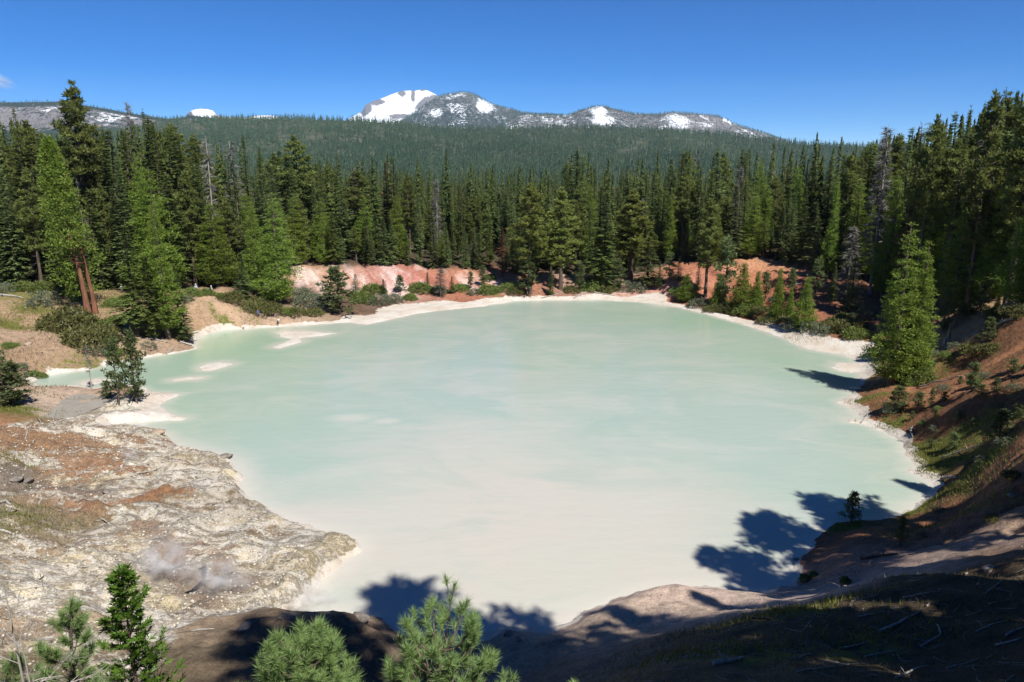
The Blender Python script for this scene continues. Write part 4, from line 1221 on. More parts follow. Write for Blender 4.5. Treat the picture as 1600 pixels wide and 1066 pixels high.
for i in range(980):
    f = rg.random() ** 0.8
    zc = H * (0.11 + 0.89 * f)
    prof = (1 - f) ** 0.6 * min(1, 0.62 + f * 1.6)
    az = rg.uniform(0, 6.283)
    lump = 1 + 0.55 * (vnoise(np.array([az * 1.5]), np.array([zc * 0.33]), 9)[0] - 0.5)
    rad = 5.0 * prof * lump * rg.uniform(0.05, 1) ** 0.6
    if f < 0.30 and math.cos(az) > -0.25 and math.sin(az) < 0.5:
        continue
    clump(g, rg, np.array((math.cos(az) * rad - 2.6 * (zc / H) - 0.6, math.sin(az) * rad, zc)), 0.75, 20, 0.40, 0.5, 0.85, rg.uniform(0.1, 0.9))
link('crown', g.mesh('leaning_crown', M['cedar']), e)

# ------------------------------------------------------------------ trees of the near slope whose shade falls into the picture
for x, y, top, kd in [(33.5, 27.0, 45, 'pine'), (38.5, 33.5, 44, 'pine'), (45.5, 37.5, 44, 'pine'), (54.5, 42.0, 42, 'fir'), (63, 52, 42, 'fir'), (70, 60, 40, 'pine'), (18.6, 10.8, 56, 'pine'), (25, 13, 52, 'fir'), (31, 15, 50, 'fir'), (16, 1, 55, 'fir'),
                      (22, 3, 54, 'pine'), (29, 6, 52, 'fir'), (16.5, -3.5, 73, 'slim'), (8.8, 2.2, 66, 'slim'), (12.6, 3.0, 69, 'slim'), (20, 3.5, 73, 'fir'), (38, 21, 46, 'fir'), (24, -8, 56, 'fir'), (48, 28, 48, 'fir'), (58, 36, 46, 'fir'), (35, 8, 50, 'fir'), (58, 57.5, 35, 'fir'), (62, 64, 34, 'fir'), (57, 48.5, 36, 'fir'), (20.8, 14.8, 40, 'fir'), (24.5, 18.3, 35, 'fir'), (28.5, 22.3, 33, 'fir'), (17, 7.5, 46, 'fir')]:
    slim = kd == 'slim'
    kd = 'pine' if slim else kd
    place_tree(kd, x, y, top - ground_z(x, y), 0.66 if slim else (1.25 if kd == 'fir' else 1.25), 'tall %s on the near slope that shades the bank' % kd, 'tall trees on the near slope', var=2 if slim else None)

# ------------------------------------------------------------------ shrubs
SHRUB = []


def shrub_mesh(seed, mat, n=240, size=0.11, per=16, flat=0.62):
    rg = np.random.default_rng(seed)
    g = Geo()
    for i in range(n):
        d = rg.normal(0, 1, 3)
        d /= np.linalg.norm(d)
        d[2] = abs(d[2])
        lump = 0.78 + 0.45 * vnoise(np.array([d[0] * 2 + seed]), np.array([d[1] * 2 + d[2] * 2]), 3)[0]
        c = d * lump * np.array((1, 1, flat)) * rg.uniform(0.75, 1.0)
        clump(g, rg, c, 0.14, per, size, 0.4, 0.8, rg.uniform(0.1, 0.9))
    st = Geo()
    for i in range(9):
        a = i * 0.7 + rg.normal(0, .2)
        st.tube([(0, 0, -0.1), (0.3 * math.cos(a), 0.3 * math.sin(a), 0.22), (0.72 * math.cos(a), 0.72 * math.sin(a), 0.42)], [0.035, 0.025, 0.012], 4)
    return g.mesh('shrub_foliage', M[mat]), st.mesh('shrub_stem', M['dark_wood'])


SH = {'manzanita': [shrub_mesh(300 + i, 'manzanita') for i in range(3)], 'green': [shrub_mesh(310 + i, 'green_shrub') for i in range(2)], 'grey': [shrub_mesh(320 + i, 'grey_shrub', 150, .11, 12, .8) for i in range(2)]}


def shrub(px, py, w, kind, where, tall=1.0):
    x, y, z = hit(px, py)
    r = w / 2 / F * math.hypot(y, CAM_H)
    e = tag(link('shrub', None, None, (x, y + r * 0.6, ground_z(x, y + r * 0.6) - 0.05 * r)), {'manzanita': 'rounded olive brown manzanita shrub ', 'green': 'fresh green low shrub ', 'grey': 'loose grey-green shrub '}[kind] + where, 'shrub', {'manzanita': 'manzanita shrubs ', 'green': 'green shrubs ', 'grey': 'grey-green shrubs '}[kind] + where)
    e.scale = (r, r, r * tall)
    e.rotation_euler = (0, 0, random.uniform(0, 6.28))
    fo, st = random.choice(SH[kind])
    link('foliage', fo, e)
    link('stem', st, e)


for a in [(95, 520, 88, 'manzanita', 'below the leaning red trunks', 1.1), (132, 543, 82, 'manzanita', 'below the leaning red trunks', 1.1), (75, 512, 40, 'manzanita', 'below the leaning red trunks'), (165, 512, 44, 'green', 'beside the red trunks'), (160, 535, 30, 'green', 'beside the red trunks'),
          (62, 482, 50, 'grey', 'on the grassy bank'), (354, 472, 42, 'manzanita', 'beside the sandy path'), (396, 488, 48, 'manzanita', 'beside the sandy path'), (414, 474, 40, 'manzanita', 'beside the sandy path'), (418, 496, 40, 'manzanita', 'beside the sandy path'), (446, 494, 26, 'green', 'beside the sandy path'),
          (480, 484, 56, 'grey', 'beside the bushy beach pine'), (460, 494, 30, 'manzanita', 'beside the bushy beach pine'), (506, 478, 44, 'grey', 'beside the bushy beach pine'), (488, 494, 30, 'manzanita', 'beside the bushy beach pine'), (470, 468, 40, 'grey', 'beside the bushy beach pine'),
          (566, 474, 44, 'green', 'behind the white beach'), (590, 478, 40, 'grey', 'behind the white beach'), (612, 474, 34, 'grey', 'behind the white beach'), (580, 460, 40, 'green', 'behind the white beach'), (640, 470, 26, 'green', 'behind the white beach'), (655, 460, 44, 'green', 'behind the white beach'), (683, 460, 34, 'green', 'behind the white beach'),
          (765, 460, 38, 'green', 'at the far shore by the orange slope'), (795, 458, 36, 'green', 'at the far shore by the orange slope'), (765, 438, 24, 'green', 'at the far shore by the orange slope'),
          (806, 462, 30, 'manzanita', 'under the open pines'), (895, 458, 28, 'manzanita', 'under the open pines'), (925, 456, 42, 'green', 'under the open pines'), (950, 458, 36, 'manzanita', 'under the open pines'), (975, 456, 36, 'grey', 'under the open pines'), (1000, 458, 36, 'grey', 'under the open pines'), (1030, 446, 30, 'manzanita', 'under the open pines'),
          (1098, 482, 40, 'grey', 'along the shore below the orange-red bank'), (1118, 488, 34, 'manzanita', 'along the shore below the orange-red bank'), (1145, 490, 44, 'manzanita', 'along the shore below the orange-red bank'), (1168, 494, 50, 'green', 'along the shore below the orange-red bank'), (1192, 494, 44, 'manzanita', 'along the shore below the orange-red bank'), (1205, 505, 36, 'manzanita', 'along the shore below the orange-red bank'), (1235, 508, 40, 'manzanita', 'along the shore below the orange-red bank'),
          (1272, 520, 42, 'grey', 'along the shore below the orange-red bank'), (1290, 524, 36, 'grey', 'along the shore below the orange-red bank'), (1245, 516, 34, 'grey', 'along the shore below the orange-red bank'), (1310, 518, 50, 'manzanita', 'along the shore below the orange-red bank'), (1338, 520, 54, 'manzanita', 'along the shore below the orange-red bank'), (1345, 530, 44, 'green', 'along the shore below the orange-red bank'), (1325, 505, 40, 'manzanita', 'along the shore below the orange-red bank'), (1350, 500, 40, 'grey', 'along the shore below the orange-red bank'),
          (1442, 586, 46, 'green', 'behind the big shore cedars'), (1440, 602, 54, 'green', 'behind the big shore cedars'), (1425, 604, 30, 'green', 'behind the big shore cedars'), (1485, 560, 26, 'green', 'near the broken grey stump'), (1462, 556, 24, 'grey', 'near the broken grey stump'), (1512, 492, 44, 'manzanita', 'above the fallen grey logs'), (1575, 496, 50, 'manzanita', 'above the fallen grey logs'),
          (1596, 490, 44, 'manzanita', 'above the fallen grey logs'), (1535, 552, 46, 'manzanita', 'below the fallen grey logs'), (1556, 548, 40, 'manzanita', 'below the fallen grey logs'), (1396, 648, 30, 'grey', 'low on the red slope'), (1545, 590, 24, 'grey', 'low on the red slope'), (1470, 640, 14, 'green', 'low on the red slope'), (1441, 662, 12, 'green', 'low on the red slope'),
          (48, 588, 20, 'green', 'at the foot of the sandy bank'), (62, 592, 20, 'green', 'at the foot of the sandy bank'), (25, 582, 30, 'grey', 'at the foot of the sandy bank'), (175, 560, 30, 'green', 'at the foot of the sandy bank'), (152, 556, 30, 'grey', 'at the foot of the sandy bank'), (10, 545, 26, 'green', 'at the foot of the sandy bank'), (230, 548, 26, 'grey', 'at the foot of the sandy bank'),
          (175, 480, 36, 'green', 'under the grassy bank trees'), (198, 472, 34, 'green', 'under the grassy bank trees'), (222, 466, 30, 'grey', 'under the grassy bank trees'), (296, 462, 34, 'green', 'under the grassy bank trees'), (284, 474, 30, 'grey', 'under the grassy bank trees'), (320, 462, 26, 'green', 'under the grassy bank trees'),
          (60, 458, 40, 'green', 'at the rear of the grassy bank'), (28, 455, 40, 'green', 'at the rear of the grassy bank'), (98, 462, 40, 'manzanita', 'at the rear of the grassy bank'), (118, 470, 30, 'green', 'at the rear of the grassy bank'), (5, 458, 36, 'grey', 'at the rear of the grassy bank'), (340, 466, 24, 'green', 'under the grassy bank trees'),
          (1480, 612, 22, 'grey', 'scattered on the red slope'), (1530, 600, 26, 'green', 'scattered on the red slope'), (1560, 640, 26, 'grey', 'scattered on the red slope'), (1590, 610, 24, 'grey', 'scattered on the red slope'), (1465, 672, 18, 'grey', 'scattered on the red slope'), (1580, 690, 30, 'grey', 'scattered on the red slope'),
          (1540, 720, 22, 'grey', 'scattered on the red slope'), (1510, 760, 22, 'manzanita', 'scattered on the red slope'), (1590, 745, 30, 'manzanita', 'scattered on the red slope'), (1470, 800, 20, 'grey', 'scattered on the red slope'), (1555, 815, 24, 'manzanita', 'scattered on the red slope'), (1445, 840, 18, 'grey', 'scattered on the red slope'),
          (1500, 545, 26, 'grey', 'near the broken grey stump'), (1455, 575, 30, 'green', 'near the broken grey stump'), (720, 456, 30, 'green', 'at the far shore by the orange slope'), (740, 462, 24, 'grey', 'at the far shore by the orange slope'), (1060, 462, 26, 'green', 'along the shore below the orange-red bank'), (1215, 475, 24, 'grey', 'along the shore below the orange-red bank'), (1165, 465, 22, 'green', 'along the shore below the orange-red bank'), (1262, 470, 20, 'grey', 'along the shore below the orange-red bank'),
          (1262, 908, 20, 'green', 'at the bare twigs near the dark inlet', 1.4), (1324, 912, 18, 'green', 'at the bare twigs near the dark inlet', 1.5), (1275, 900, 16, 'green', 'at the bare twigs near the dark inlet')]:
    shrub(*a)

# ------------------------------------------------------------------ rocks
def rock_mesh(seed, mat, flat=0.65, sub=2):
    bm = bmesh.new()
    bmesh.ops.create_icosphere(bm, subdivisions=sub, radius=1.0)
    co = np.array([v.co[:] for v in bm.verts])
    rg = np.random.default_rng(seed)
    for k in range(16):                                    # knock flat facets off the ball
        d = rg.normal(0, 1, 3)
        d /= np.linalg.norm(d)
        lim = rg.uniform(0.38, 0.78)
        over = np.maximum(co @ d - lim, 0)
        co = co - over[:, None] * d * 0.9
    co += rg.normal(0, 0.045, co.shape)
    co *= np.array((1, rg.uniform(0.7, 1), flat))
    f = np.array([[v.index for v in fc.verts] for fc in bm.faces])
    bm.free()
    return co, f


RK = [rock_mesh(400 + i, None, (0.6, 0.75, 0.5, 0.65)[i]) for i in range(4)]
RKM = {(m, i): make_mesh('rock', RK[i][0], RK[i][1], [M[m]]) for m in ('pale_rock', 'grey_rock', 'tan_rock') for i in range(4)}
for k, (px, py, w, m, lab) in enumerate([
        (1550, 890, 32, 'tan_rock', 'large rounded tan boulder at the edge of the shaded slope'), (1497, 895, 14, 'tan_rock', 'pale stone between the large boulder and the bare twigs'), (1512, 897, 10, 'tan_rock', 'small flat pale stone beside the large boulder'),
        (1415, 800 + 97, 12, 'grey_rock', 'grey stone in the row below the sunlit red ledge'), (167, 772, 26, 'grey_rock', 'dark grey steaming rock on the mineral flats'), (18, 752, 32, 'grey_rock', 'dark broken rock mass on the brown part of the flats'), (40, 756, 26, 'grey_rock', 'grey rubble block beside the dark broken rock mass'),
        (345, 716, 34, 'grey_rock', 'dark topped rock at the corner of the mineral shore'), (240, 678, 34, 'tan_rock', 'brown mossy rock where the flats meet the green water'), (334, 790, 12, 'grey_rock', 'small dark stone sitting in a shallow mud pot'), (12, 800, 22, 'grey_rock', 'grey stone beside the short log on the flats'),
        (20, 848, 14, 'tan_rock', 'reddish stone beside the small grey pool'), (268, 980, 12, 'pale_rock', 'pale stone above the dark near bank'), (470, 878, 14, 'pale_rock', 'yellowish stone near the tip of the mineral point'), (500, 846, 10, 'grey_rock', 'dark stone on the grey gravel patch'),
        (175, 958, 16, 'pale_rock', 'cream stone among rubble behind the young cedar'), (60, 905, 16, 'pale_rock', 'cream stone near the bare grey twigs'), (110, 860, 14, 'pale_rock', 'white stone in the rubble field of the flats'), (42, 540, 18, 'tan_rock', 'tan stone on the eroded sandy bank'), (78, 548, 16, 'tan_rock', 'pinkish stone on the eroded sandy bank'),
        (1585, 778, 22, 'tan_rock', 'tan stone half buried in the upper red bank'), (1245, 876, 14, 'grey_rock', 'dark stone at the water edge of the shaded bank'), (1258, 862, 18, 'grey_rock', 'dark block above the blue shaded water'), (795, 996, 26, 'grey_rock', 'dark shore rock beside the near pine'), (812, 1004, 20, 'grey_rock', 'second dark shore rock beside the near pine'),
        (560, 968, 40, 'grey_rock', 'dark rock at the lake end of the near bank'), (450, 968, 46, 'grey_rock', 'broad dark rock on top of the near bank'), (380, 985, 40, 'grey_rock', 'dark mossy rock at the rear of the near bank')]):
    x, y, z = hit(px, py)
    r = w / 2 / F * math.hypot(y, CAM_H - z)
    o = tag(link('boulder', RKM[(m, k % 4)], None, (x, y + r * 0.5, ground_z(x, y + r * 0.5) - r * 0.02)), lab, 'rock')
    o.scale = (r, r * random.uniform(0.8, 1.1), r * random.uniform(0.6, 0.9))
    o.rotation_euler = (random.uniform(-.2, .2), random.uniform(-.2, .2), random.uniform(0, 6.28))

# rubble: stones too many to count
SR = [rock_mesh(420 + i, None, 0.6, 1) for i in range(5)]


def rubble(name, pts, mat, label):
    rg = np.random.default_rng(11)
    Vs, Fs, n = [], [], 0
    for (x, y, z, r) in pts:
        co, f = SR[rg.integers(0, 5)]
        a = rg.uniform(0, 6.28)
        c = co * r * rg.uniform(0.7, 1.2, 3)
        Vs.append(np.stack([c[:, 0] * math.cos(a) - c[:, 1] * math.sin(a) + x, c[:, 0] * math.sin(a) + c[:, 1] * math.cos(a) + y, c[:, 2] + z], -1))
        Fs.append(f + n)
        n += len(co)
    tag(link(name, make_mesh(name, np.concatenate(Vs), np.concatenate(Fs), [M[mat]])), label, 'stones', kind='stuff')


def scatter_pts(n, x0, x1, y0, y1, fn, r0, r1, pw=2.5):
    out = []
    while len(out) < n:
        x, y = random.uniform(x0, x1), random.uniform(y0, y1)
        if fn(x, y):
            r = r0 + (r1 - r0) * random.random() ** pw
            out.append((x, y, ground_z(x, y) + r * 0.1, r))
    return out


def grid_val(A, x, y):
    return A[int(np.clip(np.searchsorted(gy, y), 0, len(gy) - 1)), int(np.clip(np.searchsorted(gx, x), 0, len(gx) - 1))]


def in_therm(thr, seed):
    def f(x, y):
        return grid_val(GTH, x, y) > 0.6 and grid_val(GSD, x, y) > 0.3 and vnoise(np.array([x * 0.22]), np.array([y * 0.3]), seed)[0] > thr + random.uniform(-.1, .1)
    return f


rubble('pale_rubble', scatter_pts(6500, -62, -6, 34, 84, in_therm(0.40, 3), 0.03, 0.24, 3.0), 'pale_rock', 'pale yellowish rubble strewn over the mineral flats')
rubble('grey_rubble', scatter_pts(3500, -62, -6, 34, 84, in_therm(0.46, 13), 0.03, 0.22, 3.0), 'grey_rock', 'grey stone rubble strewn over the mineral flats')
rubble('slope_stones', scatter_pts(360, 3, 62, 24, 100, lambda x, y: grid_val(GSD, x, y) > 4, 0.04, 0.18), 'tan_rock', 'small tan stones scattered over the red slope')
rubble('left_bank_stones', scatter_pts(1100, -100, -48, 92, 150, lambda x, y: grid_val(GSD, x, y) > 0.4 and vnoise(np.array([x * .2]), np.array([y * .2]), 29)[0] > random.uniform(.3, .6), 0.06, 0.42, 3), 'tan_rock', 'tan stones scattered over the sandy bank')

# ------------------------------------------------------------------ logs and branches lying about
def log_px(a, b, r, mat, label, group=None, name='fallen_log', stubs=2, lift=0.0, c=None):
    p0, p1 = np.array(hit(*a)), np.array(hit(*b))
    if abs(p0[1] - p1[1]) > 3 * abs(p1[0] - p0[0]) + 4:
        p1[1] = p0[1] + np.sign(p1[1] - p0[1]) * (2 + abs(p1[0] - p0[0]))
    L = np.linalg.norm(p1 - p0)
    n = max(4, min(9, int(L / 0.5) + 2))
    pts = []
    for i in range(n):
        f = i / (n - 1)
        p = p0 * (1 - f) + p1 * f
        wob = 0.05 * L * math.sin(f * 4 + a[0])
        q = p + np.array((0.3 * wob, wob * 0.6, 0))
        pts.append(q)
    zz = np.array([ground_z(q[0], q[1]) for q in pts])
    lin = np.linspace(zz[0], zz[-1], n)
    for i, q in enumerate(pts):
        q[2] = max(lin[i], zz[i]) + r * 0.7 + lift * math.sin(3.14 * i / (n - 1))
    rg = random.Random(int(a[0] * 7 + a[1]))
    o = pts[0].copy()
    g = Geo()
    rad = [r * (1.05 - 0.55 * i / (n - 1)) * rg.uniform(0.88, 1.12) for i in range(n)]
    loc = [q - o for q in pts]
    loc = [loc[0] - (loc[1] - loc[0]) * 0.02] + loc + [loc[-1] + (loc[-1] - loc[-2]) * 0.02]
    g.tube(loc, [r * 0.05] + rad + [r * 0.05], 7)
    for _ in range(stubs):
        k = rg.randrange(1, n - 1)
        d = np.array((rg.gauss(0, .6), rg.gauss(0, .6), rg.uniform(0.1, 0.9)))
        l = r * rg.uniform(3, 8)
        g.tube([loc[k], loc[k] + d * l * 0.6, loc[k] + d * l + (0, 0, -0.1 * l)], [r * 0.4, r * 0.28, r * 0.08], 5)
    ob = link(name, g.mesh(name, M[mat], True), None, o)
    return tag(ob, label, 'log' if r > 0.09 else 'branch', group)


gb = 'grey branches on the shaded grassy slope'
for a, b, r in [((1372, 989), (1437, 957), .07), ((1440, 1011), (1470, 992), .05), ((1470, 992), (1462, 976), .05), ((1310, 1014), (1356, 1005), .04), ((1245, 1052), (1320, 1040), .035), ((1400, 1060), (1452, 1042), .04), ((1350, 1027), (1402, 1017), .03),
                ((1525, 987), (1572, 972), .045), ((1572, 995), (1600, 981), .05), ((1555, 1009), (1597, 999), .045), ((1510, 963), (1534, 955), .035), ((1448, 948), (1452, 944), .05), ((1255, 985), (1270, 968), .03), ((1480, 1045), (1530, 1030), .03), ((1250, 1028), (1268, 1022), .04), ((1340, 965), (1385, 955), .03),
                ((1410, 935), (1470, 925), .03), ((1330, 940), (1375, 930), .035), ((1540, 930), (1590, 905), .03)]:
    log_px(a, b, r, 'dead_wood', 'weathered grey branch lying on the shaded grassy slope', gb, 'fallen_branch', 1)
log_px((1114, 1040), (1163, 1030), .11, 'dead_wood', 'short rotten grey log near the crest of the shaded slope')
log_px((1156, 970), (1206, 969), .10, 'dark_wood', 'brown log half buried behind the sunlit mound')
log_px((1345, 875), (1402, 866), .10, 'dark_wood', 'dark log on the red ledge above the blue shaded water')
log_px((1470, 750), (1600, 694), .16, 'dead_wood', 'long grey fallen tree running up the red slope')
log_px((1470, 716), (1538, 695), .08, 'dead_wood', 'thin grey pole above the green shore hollow')
log_px((1345, 662), (1362, 642), .07, 'dead_wood', 'grey branch reaching into the lake at the white spit')
log_px((1385, 690), (1412, 689), .06, 'dead_wood', 'twiggy driftwood at the edge of the green hollow', None, 'driftwood', 5)
log_px((1422, 672), (1426, 684), .16, 'dead_wood', 'short bleached stump piece at the shore of the hollow', None, 'driftwood', 3)
log_px((1432, 606), (1506, 589), .10, 'dead_wood', 'long thin bleached log across the red slope')
log_px((1505, 533), (1534, 516), .18, 'dead_wood', 'grey log leaning up toward the fallen trunks')
log_px((1548, 504), (1564, 495), .34, 'dead_wood', 'thick pale broken trunk above the dark little fir')
log_px((1556, 511), (1582, 501), .22, 'dead_wood', 'grey trunk lying beside the thick pale broken trunk')
log_px((1180, 504), (1228, 516), .20, 'dead_wood', 'grey drift log under the narrow shore cedars', 'drift logs under the shore cedars')
log_px((1204, 508), (1222, 512), .22, 'dead_wood', 'short pale drift log beside the grey drift log', 'drift logs under the shore cedars')
log_px((1240, 448), (1252, 444), .22, 'dead_wood', 'bleached log end on the brown slope')
log_px((897, 466), (921, 456), .16, 'dead_wood', 'bleached trunk slanting to the far shore', 'bleached trunks on the far shore')
log_px((921, 456), (960, 463), .14, 'dead_wood', 'long bleached trunk along the far shore', 'bleached trunks on the far shore')
log_px((846, 466), (880, 458), .13, 'dead_wood', 'bleached trunk under the open pines', 'bleached trunks on the far shore')
log_px((230, 530), (262, 536), .15, 'dead_wood', 'dark grey log under the wooded point trees')
log_px((282, 535), (300, 541), .16, 'dead_wood', 'bleached log at the tip of the wooded point')
log_px((260, 555), (272, 543), .10, 'dead_wood', 'forked branch dipping into the green water', None, 'fallen_branch', 4)
log_px((0, 462), (38, 467), .22, 'dead_wood', 'long white log at the rear of the grassy bank')
log_px((172, 497), (186, 499), .14, 'dead_wood', 'short white log beside the red trunks')
log_px((0, 787), (18, 790), .14, 'dead_wood', 'bleached log end beside dark rocks on the flats')
log_px((0, 830), (19, 835), .13, 'dead_wood', 'brown-grey log end above the small grey pool')
gf = 'grey sticks on the mineral flats'
for a, b in [((57, 654), (66, 677)), ((42, 687), (48, 662)), ((85, 643), (97, 631)), ((120, 888), (148, 886)), ((157, 810), (173, 821)), ((172, 818), (190, 820)), ((110, 708), (160, 706)), ((212, 740), (312, 726)), ((225, 846), (260, 838)), ((90, 785), (135, 775)), ((60, 790), (70, 776)), ((302, 986), (336, 983))]:
    log_px(a, b, .06, 'dead_wood', 'thin grey stick lying on the mineral flats', gf, 'fallen_branch', 2)
log_px((782, 976), (808, 972), .12, 'dark_wood', 'dark driftwood piece at the near shore beside the pine', None, 'driftwood', 2)
gt = 'bare grey twigs by the dark inlet'
for a, b in [((1285, 905), (1312, 918)), ((1296, 896), (1318, 915)), ((1332, 890), (1342, 908)), ((1355, 885), (1366, 876)), ((1290, 912), (1320, 905))]:
    log_px(a, b, .025, 'dead_wood', 'bare grey twig by the dark inlet', gt, 'fallen_branch', 4, 0.25)

# broken standing stump
x, y, z = hit(1480, 537)
g = Geo()
for k, (dx, h, r) in enumerate([(0, 2.9, .28), (0.35, 1.9, .16), (-0.45, 1.5, .2)]):
    g.tube([(dx, 0, -0.3), (dx * 0.8 + 0.05, 0.05, h * 0.5), (dx * 0.3 + 0.15 + 0.1 * k, 0.1, h)], [r, r * 0.65, 0.02], 7)
tag(link('broken_stump', g.mesh('broken_stump', M['dead_wood'], True), None, (x, y, z)), 'splintered grey stump standing on the brown slope', 'stump')
x, y, z = hit(1446, 541)
g = Geo()
g.tube([(0, 0, -0.2), (0.02, 0, 0.8), (0.05, 0, 1.5)], [.10, .08, .03], 6)
tag(link('broken_stump', g.mesh('stump_post', M['dead_wood'], True), None, (x, y, z)), 'thin pale post-like stump beside the big shore cedars', 'stump')

# ------------------------------------------------------------------ grass
def blades(name, P, mat, label):
    P = np.array(P)
    n = len(P)
    rg = np.random.default_rng(3)
    a = rg.uniform(0, 6.283, n)
    l = P[:, 3] * rg.uniform(0.6, 1.3, n)
    w = P[:, 4]
    base = P[:, :3] - np.array((0, 0, 0.03))
    wv = np.stack([np.cos(a), np.sin(a), 0 * a], -1) * w[:, None]
    tip = base + np.stack([rg.normal(0, 0.4, n) * l, rg.normal(0, 0.4, n) * l, l], -1)
    V = np.stack([base - wv, base + wv, tip], 1)
    tag(link(name, make_mesh(name, V.reshape(-1, 3), np.arange(3 * n).reshape(-1, 3), [M[mat]], False, {'tint': ('FACE', rg.uniform(0, 1, n))})), label, 'grass', kind='stuff')


pts = []
while len(pts) < 16000:
    x, y = random.uniform(-90, 70), random.uniform(26, 130)
    if random.random() < grid_val(grs, x, y) ** 1.5 and grid_val(GSD, x, y) > 0.5 and (y < 90 or random.random() < 0.5):
        pts.append((x, y, ground_z(x, y), 0.32, 0.035))
blades('green_grass', pts, 'grass', 'green and yellowish grass along the lake banks')
pts = []
while len(pts) < 22000:
    x, y = random.uniform(2, 30), random.uniform(16, 36)
    if grid_val(GH, x, y) > 5.5 and random.random() < 0.25 + vnoise(np.array([x * .4]), np.array([y * .4]), 8)[0]:
        pts.append((x, y, ground_z(x, y), 0.20, 0.010))
while len(pts) < 34000:
    x, y = random.uniform(30, 72), random.uniform(52, 112)
    if grid_val(GSD, x, y) > 2 and vnoise(np.array([x * .25]), np.array([y * .25]), 18)[0] > random.uniform(0.4, 0.8):
        pts.append((x, y, ground_z(x, y), 0.30, 0.030))
while len(pts) < 44000:
    x, y = random.uniform(-105, -48), random.uniform(92, 150)
    if grid_val(GSD, x, y) > 1 and vnoise(np.array([x * .22]), np.array([y * .22]), 23)[0] > random.uniform(0.42, 0.75):
        pts.append((x, y, ground_z(x, y), 0.38, 0.05))
blades('dry_grass', pts, 'dry_grass', 'short dry grass on the banks and slopes round the lake')
# fallen twigs on the near slope, too many to count
g = Geo()
for _ in range(420):
    x, y = random.uniform(2, 28), random.uniform(17, 35)
    if ground_z(x, y) < 5.5:
        continue
    a, L = random.uniform(0, 6.28), random.uniform(0.3, 1.1)
    P3 = [np.array((x + math.cos(a) * L * f + 0.06 * math.sin(9 * f), y + math.sin(a) * L * f, 0)) for f in (0, .5, 1)]
    for q in P3:
        q[2] = ground_z(q[0], q[1]) + 0.03
    g.tube(P3, [.016, .013, .006], 4)
tag(link('slope_twigs', g.mesh('slope_twigs', M['dead_wood'])), 'small grey twigs littering the shaded near slope', 'twigs', kind='stuff')

# ------------------------------------------------------------------ grey mud pools on the flats
for pp, pz in POOLS:
    cx, cy = np.mean([p[0] for p in pp]), np.mean([p[1] for p in pp])
    ring = [np.array((cx + (p[0] - cx) * 1.12, cy + (p[1] - cy) * 1.12)) for p in pp]
    for _ in range(2):                                      # round the outline; its edge runs under the flats
        ring = [q for i in range(len(ring)) for q in (ring[i] * .75 + ring[(i + 1) % len(ring)] * .25, ring[i] * .25 + ring[(i + 1) % len(ring)] * .75)]
    V = [(cx, cy, pz)] + [(q[0], q[1], pz) for q in ring]
    Fc = np.array([[0, i + 1, (i + 1) % len(ring) + 1] for i in range(len(ring))])
    tag(link('mud_pool', make_mesh('mud_pool', V, Fc, [M['mud']])), kind='structure')

# ------------------------------------------------------------------ people by the shore
def cloth(name, c):
    T = NT(name)
    T.bsdf(T.mix(T.noise(T.n('TexCoord').outputs['Object'], 30, 3), tuple(v * 0.8 for v in c), c), 0.85)
    return T.m


SKIN, HAIR = cloth('skin', (0.45, 0.27, 0.19)), cloth('dark_hair', (0.04, 0.03, 0.02))


